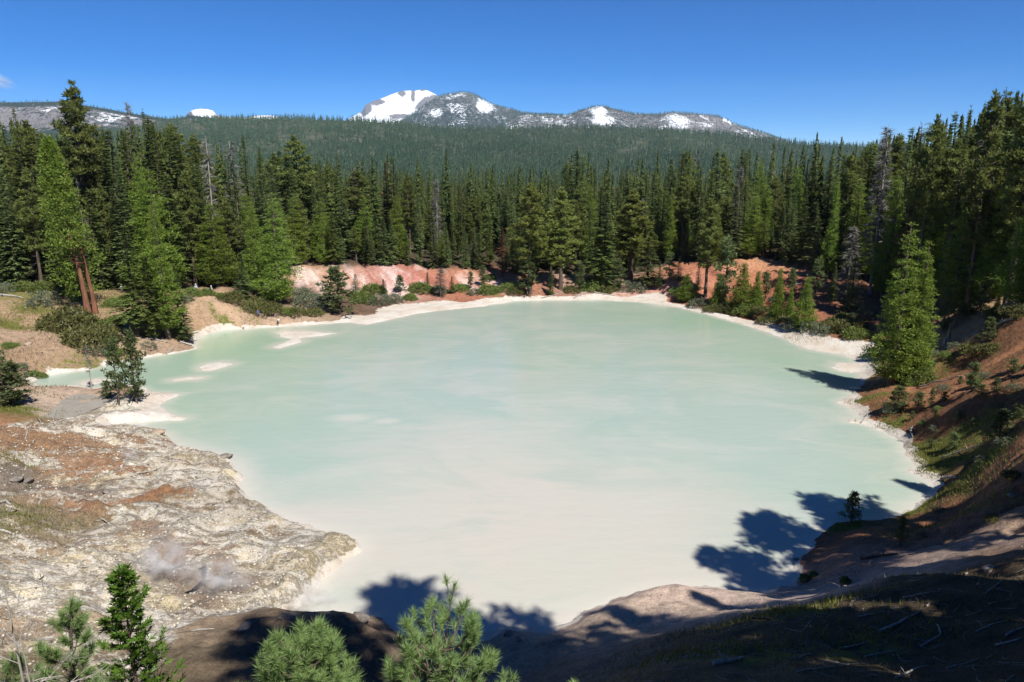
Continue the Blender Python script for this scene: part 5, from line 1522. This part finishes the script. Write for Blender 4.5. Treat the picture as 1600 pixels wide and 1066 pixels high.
def person(px, py, face, shirt, legs, label, pose='stand', hat=None, pack=None):
    x, y, z = hit(px, py)
    e = tag(link('person', None, None, (x, y, z)), label, 'person', 'hikers by the lake')
    e.rotation_euler = (0, 0, face)
    J = {'pel': (0, 0, .95), 'bel': (0, .01, 1.10), 'che': (0, .02, 1.32), 'nec': (0, .01, 1.48), 'hd0': (0, -.01, 1.58), 'hd1': (0, -.02, 1.70),
         'sl': (.17, .02, 1.40), 'el': (.25, .0, 1.12), 'wl': (.24, -.10, .90), 'hl': (.23, -.14, .82), 'sr': (-.17, .02, 1.40), 'er': (-.25, 0, 1.12), 'wr': (-.23, -.14, .94), 'hr': (-.2, -.2, .90),
         'll': (.09, 0, .90), 'kl': (.11, -.04, .50), 'al': (.11, .02, .09), 'fl': (.12, -.15, .05), 'lr': (-.09, 0, .90), 'kr': (-.11, -.02, .50), 'ar': (-.12, .06, .09), 'fr': (-.13, -.11, .05)}
    if pose == 'bend':
        for k in ('bel', 'che', 'nec', 'hd0', 'hd1', 'sl', 'el', 'wl', 'hl', 'sr', 'er', 'wr', 'hr'):
            X, Y, Z = J[k]
            dz = Z - .95
            a = 1.05
            J[k] = (X, Y * math.cos(a) - dz * math.sin(a), .95 + dz * math.cos(a) + Y * math.sin(a))
        for k, p in (('wl', (.2, -.5, .55)), ('hl', (.2, -.52, .45)), ('wr', (-.2, -.5, .55)), ('hr', (-.2, -.52, .45))):
            J[k] = p
    R_ = {'pel': .15, 'bel': .135, 'che': .15, 'nec': .06, 'hd0': .09, 'hd1': .10, 'sl': .075, 'el': .05, 'wl': .035, 'hl': .045, 'sr': .075, 'er': .05, 'wr': .035, 'hr': .045, 'll': .10, 'kl': .065, 'al': .045, 'fl': .05, 'lr': .10, 'kr': .065, 'ar': .045, 'fr': .05}
    E = [('pel', 'bel'), ('bel', 'che'), ('che', 'nec'), ('nec', 'hd0'), ('hd0', 'hd1'), ('che', 'sl'), ('sl', 'el'), ('el', 'wl'), ('wl', 'hl'), ('che', 'sr'), ('sr', 'er'), ('er', 'wr'), ('wr', 'hr'),
         ('pel', 'll'), ('ll', 'kl'), ('kl', 'al'), ('al', 'fl'), ('pel', 'lr'), ('lr', 'kr'), ('kr', 'ar'), ('ar', 'fr')]
    ks = list(J)
    me = bpy.data.meshes.new('person_body')
    pb = bmesh.new()
    lay = pb.verts.layers.skin.verify()
    bv = {}
    for k in ks:
        bv[k] = pb.verts.new(J[k])
        bv[k][lay].radius = (R_[k], R_[k] * (0.75 if k in ('pel', 'bel', 'che') else 1))
        bv[k][lay].use_root = (k == 'pel')
    for a, b in E:
        pb.edges.new((bv[a], bv[b]))
    pb.to_mesh(me)
    pb.free()
    tmp = link('body_tmp', me)
    tmp.modifiers.new('skin', 'SKIN')
    sub = tmp.modifiers.new('sub', 'SUBSURF')
    sub.levels = sub.render_levels = 2
    dg = bpy.context.evaluated_depsgraph_get()
    nm = bpy.data.meshes.new_from_object(tmp.evaluated_get(dg))
    bpy.data.objects.remove(tmp)
    nm.name = 'person_body'
    nm.materials.clear()
    for m_ in (SKIN, cloth('shirt', shirt), cloth('trousers', legs)):
        nm.materials.append(m_)
    jp = np.array([J[k] for k in ks])
    for p in nm.polygons:
        c = np.array(p.center)
        k = ks[int(np.argmin(((jp - c) ** 2).sum(1)))]
        p.material_index = 1 if k in ('bel', 'che', 'sl', 'sr', 'el', 'er') else (2 if k in ('pel', 'll', 'lr', 'kl', 'kr', 'fl', 'fr') else 0)
        p.use_smooth = True
    link('body', nm, e)
    hx, hy, hz = J['hd1']
    co, f = rock_mesh(9, None, 0.8)
    if hat:
        hatg = Geo()
        hatg.tube([(hx, hy, hz + .02), (hx, hy, hz + .035), (hx, hy, hz + .04), (hx, hy, hz + .13), (hx, hy, hz + .15)], [.17, .165, .11, .09, .01], 12)
        link('hat', hatg.mesh('hat', cloth('hat_cloth', hat), True), e)
    else:
        link('hair', make_mesh('hair', co * 0.105 + np.array((hx, hy + .03, hz + .03)), f, [HAIR], True), e)
    # bare nose and ears
    fg = Geo()
    fg.tube([(hx, hy - .085, hz - .01), (hx, hy - .125, hz - .045), (hx, hy - .09, hz - .05)], [.008, .018, .008], 6)
    link('nose', fg.mesh('nose', SKIN, True), e)
    if pack:
        pk_ = Geo()
        X, Y, Z = J['che']
        pk_.tube([(X, Y + .2, Z - .34), (X, Y + .21, Z - .30), (X, Y + .2, Z), (X, Y + .17, Z + .12), (X, Y + .15, Z + .15)], [.02, .13, .15, .12, .02], 10)
        link('backpack', pk_.mesh('backpack', cloth('pack_cloth', pack), True), e)
    return e


person(404, 497, 0.6, (0.10, 0.15, 0.34), (0.10, 0.10, 0.13), 'person in blue top standing on the sand by the lake')
person(434, 509, 2.6, (0.60, 0.60, 0.58), (0.09, 0.10, 0.10), 'person in pale top bending down at the water edge', 'bend', None)
person(331, 461, 2.9, (0.62, 0.62, 0.66), (0.06, 0.05, 0.05), 'person in white top with dark pack walking up the sandy path', 'stand', (0.7, 0.7, 0.72), (0.05, 0.045, 0.05))
person(307, 458, 0.4, (0.50, 0.57, 0.70), (0.13, 0.13, 0.12), 'person in light blue top half hidden behind the cedar', 'stand', (0.75, 0.75, 0.75))
person(191, 459, 0.2, (0.62, 0.62, 0.64), (0.2, 0.19, 0.17), 'person in white behind the shrubs near the red trunks', 'stand', (0.78, 0.78, 0.78))

# ------------------------------------------------------------------ near pines, cedar and bare twigs at the foot of the view
def tuft(g, rg, c, d, n=42, L=0.19, w=0.0048, spread=0.98):
    """long needles fanning out round direction d"""
    d = np.asarray(d, float) / (np.linalg.norm(d) + 1e-9)
    o = rg.normal(0, 1, (n, 3))
    o -= (o @ d)[:, None] * d
    o /= np.linalg.norm(o, axis=1)[:, None] + 1e-9
    k = rg.uniform(0.15, spread, (n, 1))
    v = d * np.sqrt(1 - np.minimum(k, .98) ** 2) + o * k
    ln = L * rg.uniform(0.65, 1.15, (n, 1))
    b = c - d * rg.uniform(0, 0.14, (n, 1))
    s = np.cross(v, rg.normal(0, 1, (n, 3)))
    s /= np.linalg.norm(s, axis=1)[:, None] + 1e-9
    tip = b + v * ln + np.array((0, 0, -0.12)) * ln * rg.random((n, 1))
    g.tris(np.stack([b - s * w, b + s * w, tip], 1), np.clip(rg.normal(0.5, 0.25, n), 0, 1))


def near_pine(px, py, Y, H, R, label, seed, nb=34, lean=(0, 0), tufts=8, sweep=0.75, bare=0.25, L=0.19, dome=0.9):
    x, y, zt = at_y(px, py, Y)
    bx, by = x - lean[0], y - lean[1]
    gz = ground_z(bx, by)
    H = zt - gz
    rg = np.random.default_rng(seed)
    e = tag(link('near_pine_tree', None, None, (bx, by, gz - 0.05)), label, 'tree', 'young pines below the viewpoint')
    tr, nd = Geo(), Geo()
    ts = np.linspace(0, 1, 8)
    tp = np.array([(lean[0] * t ** 1.5 + .03 * math.sin(5 * t), lean[1] * t ** 1.5, (H - 0.12) * t - 0.15 * (t == 0)) for t in ts])
    tr.tube(tp, 0.055 * (H / 4) * (1 - ts) + 0.012, 8)

    def at(t):
        return np.array([np.interp(t, ts, tp[:, c]) for c in range(3)])
    for i in range(nb):
        f = bare + (0.97 - bare) * (i + rg.random()) / nb
        az = i * 2.399 + rg.normal(0, .25)
        Lb = R * (1 - ((f - bare) / (1 - bare)) ** 1.6 * dome) * rg.uniform(0.7, 1.1)
        h0 = np.array((math.cos(az), math.sin(az), 0))
        p0 = at(f)
        # limbs leave the trunk level and sweep upward
        u = np.linspace(0, 1, 6)
        P3 = p0 + h0 * (Lb * (u - 0.18 * u ** 2))[:, None] + np.array((0, 0, 1)) * (Lb * sweep * (0.15 * u + 0.75 * u ** 2.2))[:, None]
        tr.tube(P3, 0.018 * (1 - u * 0.75) * (0.6 + Lb), 5)
        dirs = np.gradient(P3, axis=0)
        m = max(2, int(tufts * Lb / R + 0.5))
        for k in range(m):
            t = 1.0 if k == 0 else rg.uniform(0.42, 1.0)
            j = min(4, int(t * 5))
            c = P3[j] + (P3[min(5, j + 1)] - P3[j]) * (t * 5 - j)
            d = dirs[j] / np.linalg.norm(dirs[j])
            if k > 0:
                sd = np.cross(d, (0, 0, 1)) * rg.choice((-1, 1))
                d2 = d * 0.5 + sd * rg.uniform(0.4, 1.0) + np.array((0, 0, rg.uniform(0.3, 0.9)))
                d2 /= np.linalg.norm(d2)
                c2 = c + d2 * Lb * rg.uniform(0.15, 0.36)
                tr.tube([c, (c + c2) / 2 + (0, 0, -.01), c2], [.009, .007, .004], 4)
                c, d = c2, d2
            tuft(nd, rg, c, d + np.array((0, 0, .35)), 84, L)
    tuft(nd, rg, tp[-1], (0, 0, 1), 70, L)
    for k in range(4):
        a = k * 1.57
        tuft(nd, rg, tp[-1] + np.array((math.cos(a) * .1, math.sin(a) * .1, -.08)), (math.cos(a), math.sin(a), 1.0), 46, L)
    link('trunk', tr.mesh('near_pine_trunk', M['bark'], True), e)
    link('needles', nd.mesh('near_pine_needles', M['near_pine']), e)


near_pine(468, 984, 9.8, 4, 1.25, 'dense bright pine with rounded top, beside its open twin', 501, 74, tufts=11, dome=0.70)
near_pine(688, 990, 10.2, 4, 1.35, 'open pine with upswept grey limbs and bare central stem', 502, 40, tufts=10, sweep=0.95, bare=0.35, dome=0.5)
near_pine(112, 924, 10.0, 4, 0.75, 'thin leaning pine beside the little dark cedar', 503, 30, lean=(0.45, 0.0), tufts=8, sweep=0.7, bare=0.45, L=0.17)
near_pine(18, 1010, 9.0, 4, 0.62, 'low pine tangled with bare grey branches', 504, 30, tufts=6, L=0.17)
near_pine(150, 1046, 9.0, 3, 0.50, 'pine top just rising under the little dark cedar', 505, 24, tufts=6, L=0.16)
near_pine(900, 1052, 9.4, 3, 0.18, 'single pine shoot poking up beside the mound', 506, 5, tufts=3, L=0.13)

# little cedar with flat sprays
x, y, zt = at_y(188, 884, 11.0)
gz = ground_z(x, y)
H = zt - gz
rg = np.random.default_rng(77)
e = tag(link('near_cedar_tree', None, None, (x, y, gz - 0.05)), 'little dark green cedar with feathery flat sprays near the viewpoint', 'tree')
tr, lf = Geo(), Geo()
tr.tube([(0, 0, -.1), (.03, 0, H * .35), (-.02, .02, H * .7), (0, 0, H)], [.06, .045, .025, .006], 7)
zz = 0.25 * H
i = 0
while zz < H * 0.99:
    f = (zz / H - .25) / .75
    az = i * 2.399 + rg.normal(0, .3)
    i += 1
    Lb = (0.95 * (1 - f) ** 0.85 + 0.06) * rg.uniform(.65, 1.12)
    h0 = np.array((math.cos(az), math.sin(az), 0))
    u = np.linspace(0, 1, 5)
    P3 = np.array((0, 0, zz)) + h0 * (Lb * u)[:, None] + np.array((0, 0, 1)) * (Lb * (-.10 * u + .62 * u ** 2))[:, None]
    tr.tube(P3, .012 * (1 - .8 * u) + .002, 4)
    sdv = np.array((-h0[1], h0[0], 0))
    for k in range(int(9 + 12 * Lb)):
        t = rg.uniform(.2, 1.0)
        c = np.array([np.interp(t, u, P3[:, q]) for q in range(3)])
        fd = h0 * rg.uniform(.3, .9) + sdv * rg.normal(0, .7) + np.array((0, 0, rg.uniform(.1, .7)))
        fd /= np.linalg.norm(fd)
        pl = np.cross(fd, rg.normal(0, 1, 3))
        pl /= np.linalg.norm(pl)
        S = rg.uniform(.09, .17)
        for q in range(7):                                  # feathered fan
            a = (q - 3) * 0.30
            b0 = c + fd * S * 0.22 * abs(q % 3)
            v = fd * math.cos(a) + pl * math.sin(a)
            n_ = np.cross(v, np.cross(fd, pl))
            ln = S * (1 - 0.13 * abs(q - 3))
            lf.tris(np.array([[b0 - n_ * .008, b0 + n_ * .008, b0 + v * ln], [b0 + v * ln * .35 - n_ * .016, b0 + v * ln * .35 + n_ * .016, b0 + v * ln * .95]]), np.clip(rg.normal(.5, .25, 2), 0, 1))
    zz += 0.028 + 0.015 * (1 - f)
link('trunk', tr.mesh('near_cedar_trunk', M['dark_wood'], True), e)
link('sprays', lf.mesh('near_cedar_sprays', M['near_cedar']), e)

# bare grey branches
def twigs(g, rg, p, d, L, r, depth):
    d = d / np.linalg.norm(d)
    mid = p + d * L * .5 + rg.normal(0, .05 * L, 3)
    end = p + d * L + rg.normal(0, .10 * L, 3)
    g.tube([p, mid, end], [r, r * .75, r * .45], 5 if r > .01 else 3)
    if depth == 0:
        return
    for k in range(4):
        t = rg.uniform(.3, 1.0)
        b = p + (end - p) * t
        nd_ = d + rg.normal(0, .55, 3)
        twigs(g, rg, b, nd_, L * rg.uniform(.45, .7), r * .5, depth - 1)


for px, py, Y, hh, sd, lab in [(4, 905, 8.6, 1.0, 5, 'bare dead sapling with grey branches beside the thin pine'), (30, 985, 8.2, 1.0, 8, 'low tangle of bare grey twigs under the dead sapling')]:
    x, y, zt = at_y(px, py, Y)
    gz = ground_z(x, y)
    rg = np.random.default_rng(sd)
    e = tag(link('dead_sapling', None, None, (x, y, gz - .05)), lab, 'tree', 'dead saplings near the viewpoint')
    g = Geo()
    g.tube([(0, 0, 0), (.05, 0, (zt - gz) * .5), (0, 0, zt - gz)], [.035, .022, .006], 6)
    link('trunk', g.mesh('dead_sapling_trunk', M['dead_wood'], True), e)
    g = Geo()
    for k in range(11):
        f = rg.uniform(.45, 1)
        a = rg.uniform(0, 6.28)
        twigs(g, rg, np.array((.04, 0, (zt - gz) * f)), np.array((math.cos(a), math.sin(a), rg.uniform(-.1, .7))), rg.uniform(.35, .75), .009, 2)
    link('branches', g.mesh('dead_sapling_branches', M['dead_wood']), e)['kind'] = 'stuff'

# ------------------------------------------------------------------ forest
SKYLINE = [(-300, 190), (0, 190), (60, 178), (100, 205), (200, 195), (260, 180), (300, 200), (360, 215), (400, 215), (450, 232), (500, 245), (560, 258), (640, 264), (700, 282), (780, 286), (840, 284), (880, 245), (900, 236), (950, 262), (1000, 272), (1040, 240), (1100, 224), (1150, 226), (1200, 245), (1300, 235), (1360, 205), (1420, 190), (1480, 165), (1530, 135), (1600, 125), (1900, 120)]
ZONE_TXT = [(420, 'on the grassy bank', 'grassy bank forest'), (1000, 'behind the pink slopes', 'forest behind the far shore'), (1330, 'behind the orange-red far bank', 'forest behind the orange-red bank'), (9999, 'on the steep shady slope', 'forest on the shady slope')]
_TLpx = np.arange(-200, 1800, 12)
_TL = np.array([hit(p, interp(p, TREELINE)) for p in _TLpx])


def treeline_hit(px):
    return tuple(float(np.interp(px, _TLpx, _TL[:, k])) for k in range(3))


placed = [(o.location.x, o.location.y) for o in C.objects if o.get('category') == 'tree']
count = 0
tries = 0
while count < 440 and tries < 40000:
    tries += 1
    px = random.uniform(-60, 1660)
    f = random.random() ** 2.0
    if random.random() < 0.32:
        f *= 0.1
    if not (px < 380 or px > 1280) and random.random() < 0.1:
        continue
    tx, ty_, tz = treeline_hit(px)
    d = math.hypot(tx, ty_)
    dd = d + 2 + f * (95 if 380 < px < 1250 else 60)
    x, y = tx * dd / d, ty_ * dd / d
    sp = 2.6 if f < 0.12 else (3.6 if f < 0.5 else 4.6)
    if any((x - a) ** 2 + (y - b) ** 2 < sp * sp for a, b in placed):
        continue
    z = ground_z(x, y)
    front = f < 0.12
    top = interp(px, SKYLINE) + abs(random.gauss(0, random.choice((12, 22, 46)))) + (random.uniform(30, 90) if front else 0)
    h = float(np.clip(row_z(top, y) - z, 9 if front else 16, 46 if px > 1450 or px < 200 else 38))
    r = random.random()
    side = px < 420 or px > 1330
    if front:
        kind = 'blue_fir' if r < .50 else ('cedar' if r < .66 else ('fir' if r < .90 else 'pine'))
    else:
        kind = 'fir' if r < .60 else ('blue_fir' if r < .76 else ('pine' if r < .87 else ('cedar' if r < .92 else ('snag' if r < .985 else 'red_dead'))))
    txt, grp = next((b, c) for a, b, c in ZONE_TXT if px < a)
    lab = {'fir': 'tall dark green fir standing in the forest ', 'blue_fir': 'bushy blue-green young fir at the forest edge ', 'pine': 'open crowned olive green pine in the forest ', 'cedar': 'dense yellow-green cedar among darker firs ',
           'snag': 'bare grey dead trunk standing in the forest ', 'red_dead': 'rust brown dead fir among green trees '}[kind] + txt
    gn = {'fir': 'tall firs', 'blue_fir': 'young firs', 'pine': 'pines', 'cedar': 'cedars', 'snag': 'bare dead trunks', 'red_dead': 'brown dead firs'}[kind]
    place_tree(kind, x, y, h, random.uniform(0.8, 1.5) * (1.15 if h < 16 else 1), lab, gn + ' of the ' + grp)
    placed.append((x, y))
    count += 1

# ------------------------------------------------------------------ trees too many to count, behind
def lod_tree(seed, H, R, rings, sides):
    """stacked ragged skirts with open gaps, about 2*rings*sides triangles"""
    rg = np.random.default_rng(seed)
    T_ = []
    for i in range(rings):
        f = (i + rg.random()) / rings
        zc = H * (0.05 + 0.95 * f)
        r = R * (1 - f) ** 0.85 * rg.uniform(0.75, 1.2) + 0.006
        dz = H / rings
        o = rg.uniform(0, 6.28)
        for k in range(sides):
            a = o + k * 6.283 / sides + rg.normal(0, 0.25)
            rr = r * rg.uniform(0.65, 1.2)
            w = rr * (2.6 / sides) + 0.004
            ca, sa = math.cos(a), math.sin(a)
            zt = zc - 0.25 * rr * (1 - f) + rg.normal(0, 0.006)
            T_.append([[ca * rr * 0.12, sa * rr * 0.12, zc + dz * rg.uniform(0.6, 1.5)], [ca * rr * 0.75 - sa * w, sa * rr * 0.75 + ca * w, zt + 0.01], [ca * rr * 1.05 + sa * w * 0.5, sa * rr * 1.05 - ca * w * 0.5, zt]])
    T_.append([[-0.012, 0, H * 0.93], [0.012, 0, H * 0.93], [0, 0, H * 1.03]])
    T_.append([[0, -0.012, H * 0.93], [0, 0.012, H * 0.93], [0, 0, H * 1.03]])
    return np.array(T_)


def scatter_mesh(name, protos, P, label, cat, mat='far_tree'):
    """P rows: x y z height width_factor ; one joined mesh"""
    P = np.array(P)
    rg = np.random.default_rng(5)
    Vs, Ts = [], []
    which = rg.integers(0, len(protos), len(P))
    for k, pr in enumerate(protos):
        S = P[which == k]
        if not len(S):
            continue
        a = rg.uniform(0, 6.283, len(S))
        ca, sa = np.cos(a), np.sin(a)
        x = pr[None, ..., 0] * (S[:, 3] * S[:, 4])[:, None, None]
        y = pr[None, ..., 1] * (S[:, 3] * S[:, 4])[:, None, None]
        z = pr[None, ..., 2] * S[:, 3][:, None, None]
        X = x * ca[:, None, None] - y * sa[:, None, None] + S[:, 0][:, None, None]
        Y = x * sa[:, None, None] + y * ca[:, None, None] + S[:, 1][:, None, None]
        Z = z + S[:, 2][:, None, None]
        Vs.append(np.stack([X, Y, Z], -1).reshape(-1, 3))
        stand = (fbm(S[:, 0] * 0.004, S[:, 1] * 0.0022, 61, 4) * 1.5 + 1) / 2          # stands of different age and kind
        Ts.append(np.clip(np.repeat(rg.uniform(0.0, 0.5, len(S)) + stand * 1.1 - 0.38, pr.shape[0]) + rg.normal(0, 0.15, len(S) * pr.shape[0]), 0, 1))
    V = np.concatenate(Vs)
    me = make_mesh(name, V, np.arange(len(V)).reshape(-1, 3), [M[mat]], False, {'tint': ('FACE', np.concatenate(Ts))})
    return tag(link(name, me), label, cat, kind='stuff')


mid = []
for _ in range(2600):
    px = random.uniform(-150, 1750)
    tx, ty_, tz = treeline_hit(px)
    d = math.hypot(tx, ty_)
    dd = d + 25 + random.random() ** 1.4 * 680
    x, y = tx * dd / d, ty_ * dd / d
    if y > 1000:
        continue
    z = ground_z(x, y)
    h = random.uniform(9, 29) if 300 < px < 1330 else float(np.clip(row_z(interp(px, SKYLINE) + abs(random.gauss(0, 22)) + 6, y) - z, 14, 32))
    mid.append((x, y, z - 0.3, h, random.uniform(0.8, 1.25)))
scatter_mesh('background_forest', [lod_tree(i, 1.0, (0.10, 0.12, 0.09, 0.13)[i], 34, 7) for i in range(4)], mid, 'dense dark conifer forest stretching back to the hill foot', 'forest', 'fir')

far = []
ROCKY = [(780, 250, 20, 4), (690, 232, 14, 4), (250, 205, 22, 9), (445, 215, 12, 12), (485, 212, 14, 7), (455, 235, 8, 8), (590, 203, 25, 4), (975, 243, 18, 8), (1000, 232, 25, 3), (545, 205, 12, 5), (300, 200, 20, 6)]
NF = 48000
fpx = rng.uniform(-120, 1720, NF)
fv = np.where(rng.random(NF) < 0.06, rng.uniform(0.97, 1.02, NF), rng.random(NF) ** 0.9)
fx, fy, fz = hill_pt(fpx, fv)
frow = 533 - F * ((SP * fy + CP * (fz - CAM_H)) / (CP * fy - SP * (fz - CAM_H)))
bare = np.zeros(NF, bool)
for a, b, c, d in ROCKY:
    bare |= ((fpx - a) / c) ** 2 + ((frow - b) / d) ** 2 < 1 + rng.normal(0, 0.3, NF)
ok = ~(bare & (rng.random(NF) < 0.8)) & (vnoise(fx * 0.012, fy * 0.004, 19) > rng.uniform(-0.35, 0.36, NF))
far = list(zip(fx[ok], fy[ok], fz[ok] - 1, rng.uniform(11, 32, ok.sum()), rng.uniform(0.75, 1.35, ok.sum())))
far += [(x, y, z, h, 1.2) for x, y, z, h in FAR_T]
scatter_mesh('hillside_forest', [lod_tree(40 + i, 1.0, (0.15, 0.17, 0.14)[i], 6, 4) for i in range(3)], far, 'dark blue-green conifer wood covering the far hillside', 'forest')

# ------------------------------------------------------------------ steam, cloud, haze
def volume_mat(name, color, dens, nscale, lo, hi, aniso=0.2):
    T = NT(name)
    tc = T.n('TexCoord').outputs['Object']
    n = T.noise(tc, nscale, 5, 0.6, 0.5)
    ln = T.n('VectorMath', operation='LENGTH')
    T.l(tc, ln.inputs[0])
    fall = T.ramp(ln.outputs['Value'], [(0.15, (1, 1, 1)), (0.95, (0, 0, 0))], 'EASE')
    nn = T.ramp(n, [(lo, (0, 0, 0)), (hi, (1, 1, 1))])
    d = T.math('MULTIPLY', T.math('MULTIPLY', fall, nn), dens)
    v = T.n('VolumePrincipled', ins={'Color': (*color, 1), 'Anisotropy': aniso})
    T.l(d, v.inputs['Density'])
    T.l(v.outputs[0], T.out.inputs['Volume'])
    return T.m


bm = bmesh.new()
bmesh.ops.create_icosphere(bm, subdivisions=3, radius=1.0)
ball = bpy.data.meshes.new('steam_puff')
bm.to_mesh(ball)
bm.free()
ball.materials.append(volume_mat('steam', (0.99, 0.99, 0.99), 1.5, 2.3, 0.44, 0.70))
for px, py, sx, sz, tilt, lab in [(262, 912, 3.0, 2.5, 0.5, 'white steam drifting over the vents of the mineral flats'), (345, 925, 3.2, 1.6, 0.2, 'thin steam hanging over the brown vents by the near bank'), (480, 945, 3.0, 1.0, 0.1, 'faint steam at the water edge beside the near bank'),
                                  (203, 722, 1.3, 1.2, 0.3, 'small steam puff among the white crust')]:
    x, y, z = hit(px, py)
    o = tag(link('steam', ball, None, (x, y, z + sz * 0.75)), lab, 'steam', kind='stuff')
    o.scale = (sx, sx * 0.7, sz)
    o.rotation_euler = (0, tilt, 0)

x, y, z = at_y(-8, 124, 17000)
cl = ball.copy()
cl.name = 'cloud_wisp'
cl.materials.clear()
cl.materials.append(volume_mat('cloud', (1, 1, 1), 0.008, 1.5, 0.40, 0.72))
o = tag(link('cloud', cl, None, (x, y, z)), 'small white cloud wisp in the blue sky', 'cloud', kind='stuff')
o.scale = (520, 400, 190)
o.rotation_euler = (0, 0.35, 0)

T = NT('valley_haze')
v = T.n('VolumePrincipled', ins={'Color': (0.62, 0.82, 1.0, 1), 'Density': 2.2e-5, 'Anisotropy': 0.0})
T.l(v.outputs[0], T.out.inputs['Volume'])
zmin = min(float(np.min([v_.co.z for v_ in o.data.vertices][::50] or [0])) for o in C.objects if o.name in ('forested_hill', 'snowy_mountain', 'wooded_peak', 'snow_patched_ridge', 'cliff_plateau', 'snow_cap'))
X0, X1, Y0, Y1, Z0, Z1 = -9500, 7500, -400, 14600, min(zmin, -45.0) - 20, 1480
V = [(X0, Y0, Z0), (X1, Y0, Z0), (X1, Y1, Z0), (X0, Y1, Z0), (X0, Y0, Z1), (X1, Y0, Z1), (X1, Y1, Z1), (X0, Y1, Z1)]
Fq = np.array([[3, 2, 1, 0], [4, 5, 6, 7], [0, 1, 5, 4], [1, 2, 6, 5], [2, 3, 7, 6], [3, 0, 4, 7]])
tag(link('haze', make_mesh('haze', V, Fq, [T.m])), 'thin bluish haze filling the valley air', 'haze', kind='stuff')
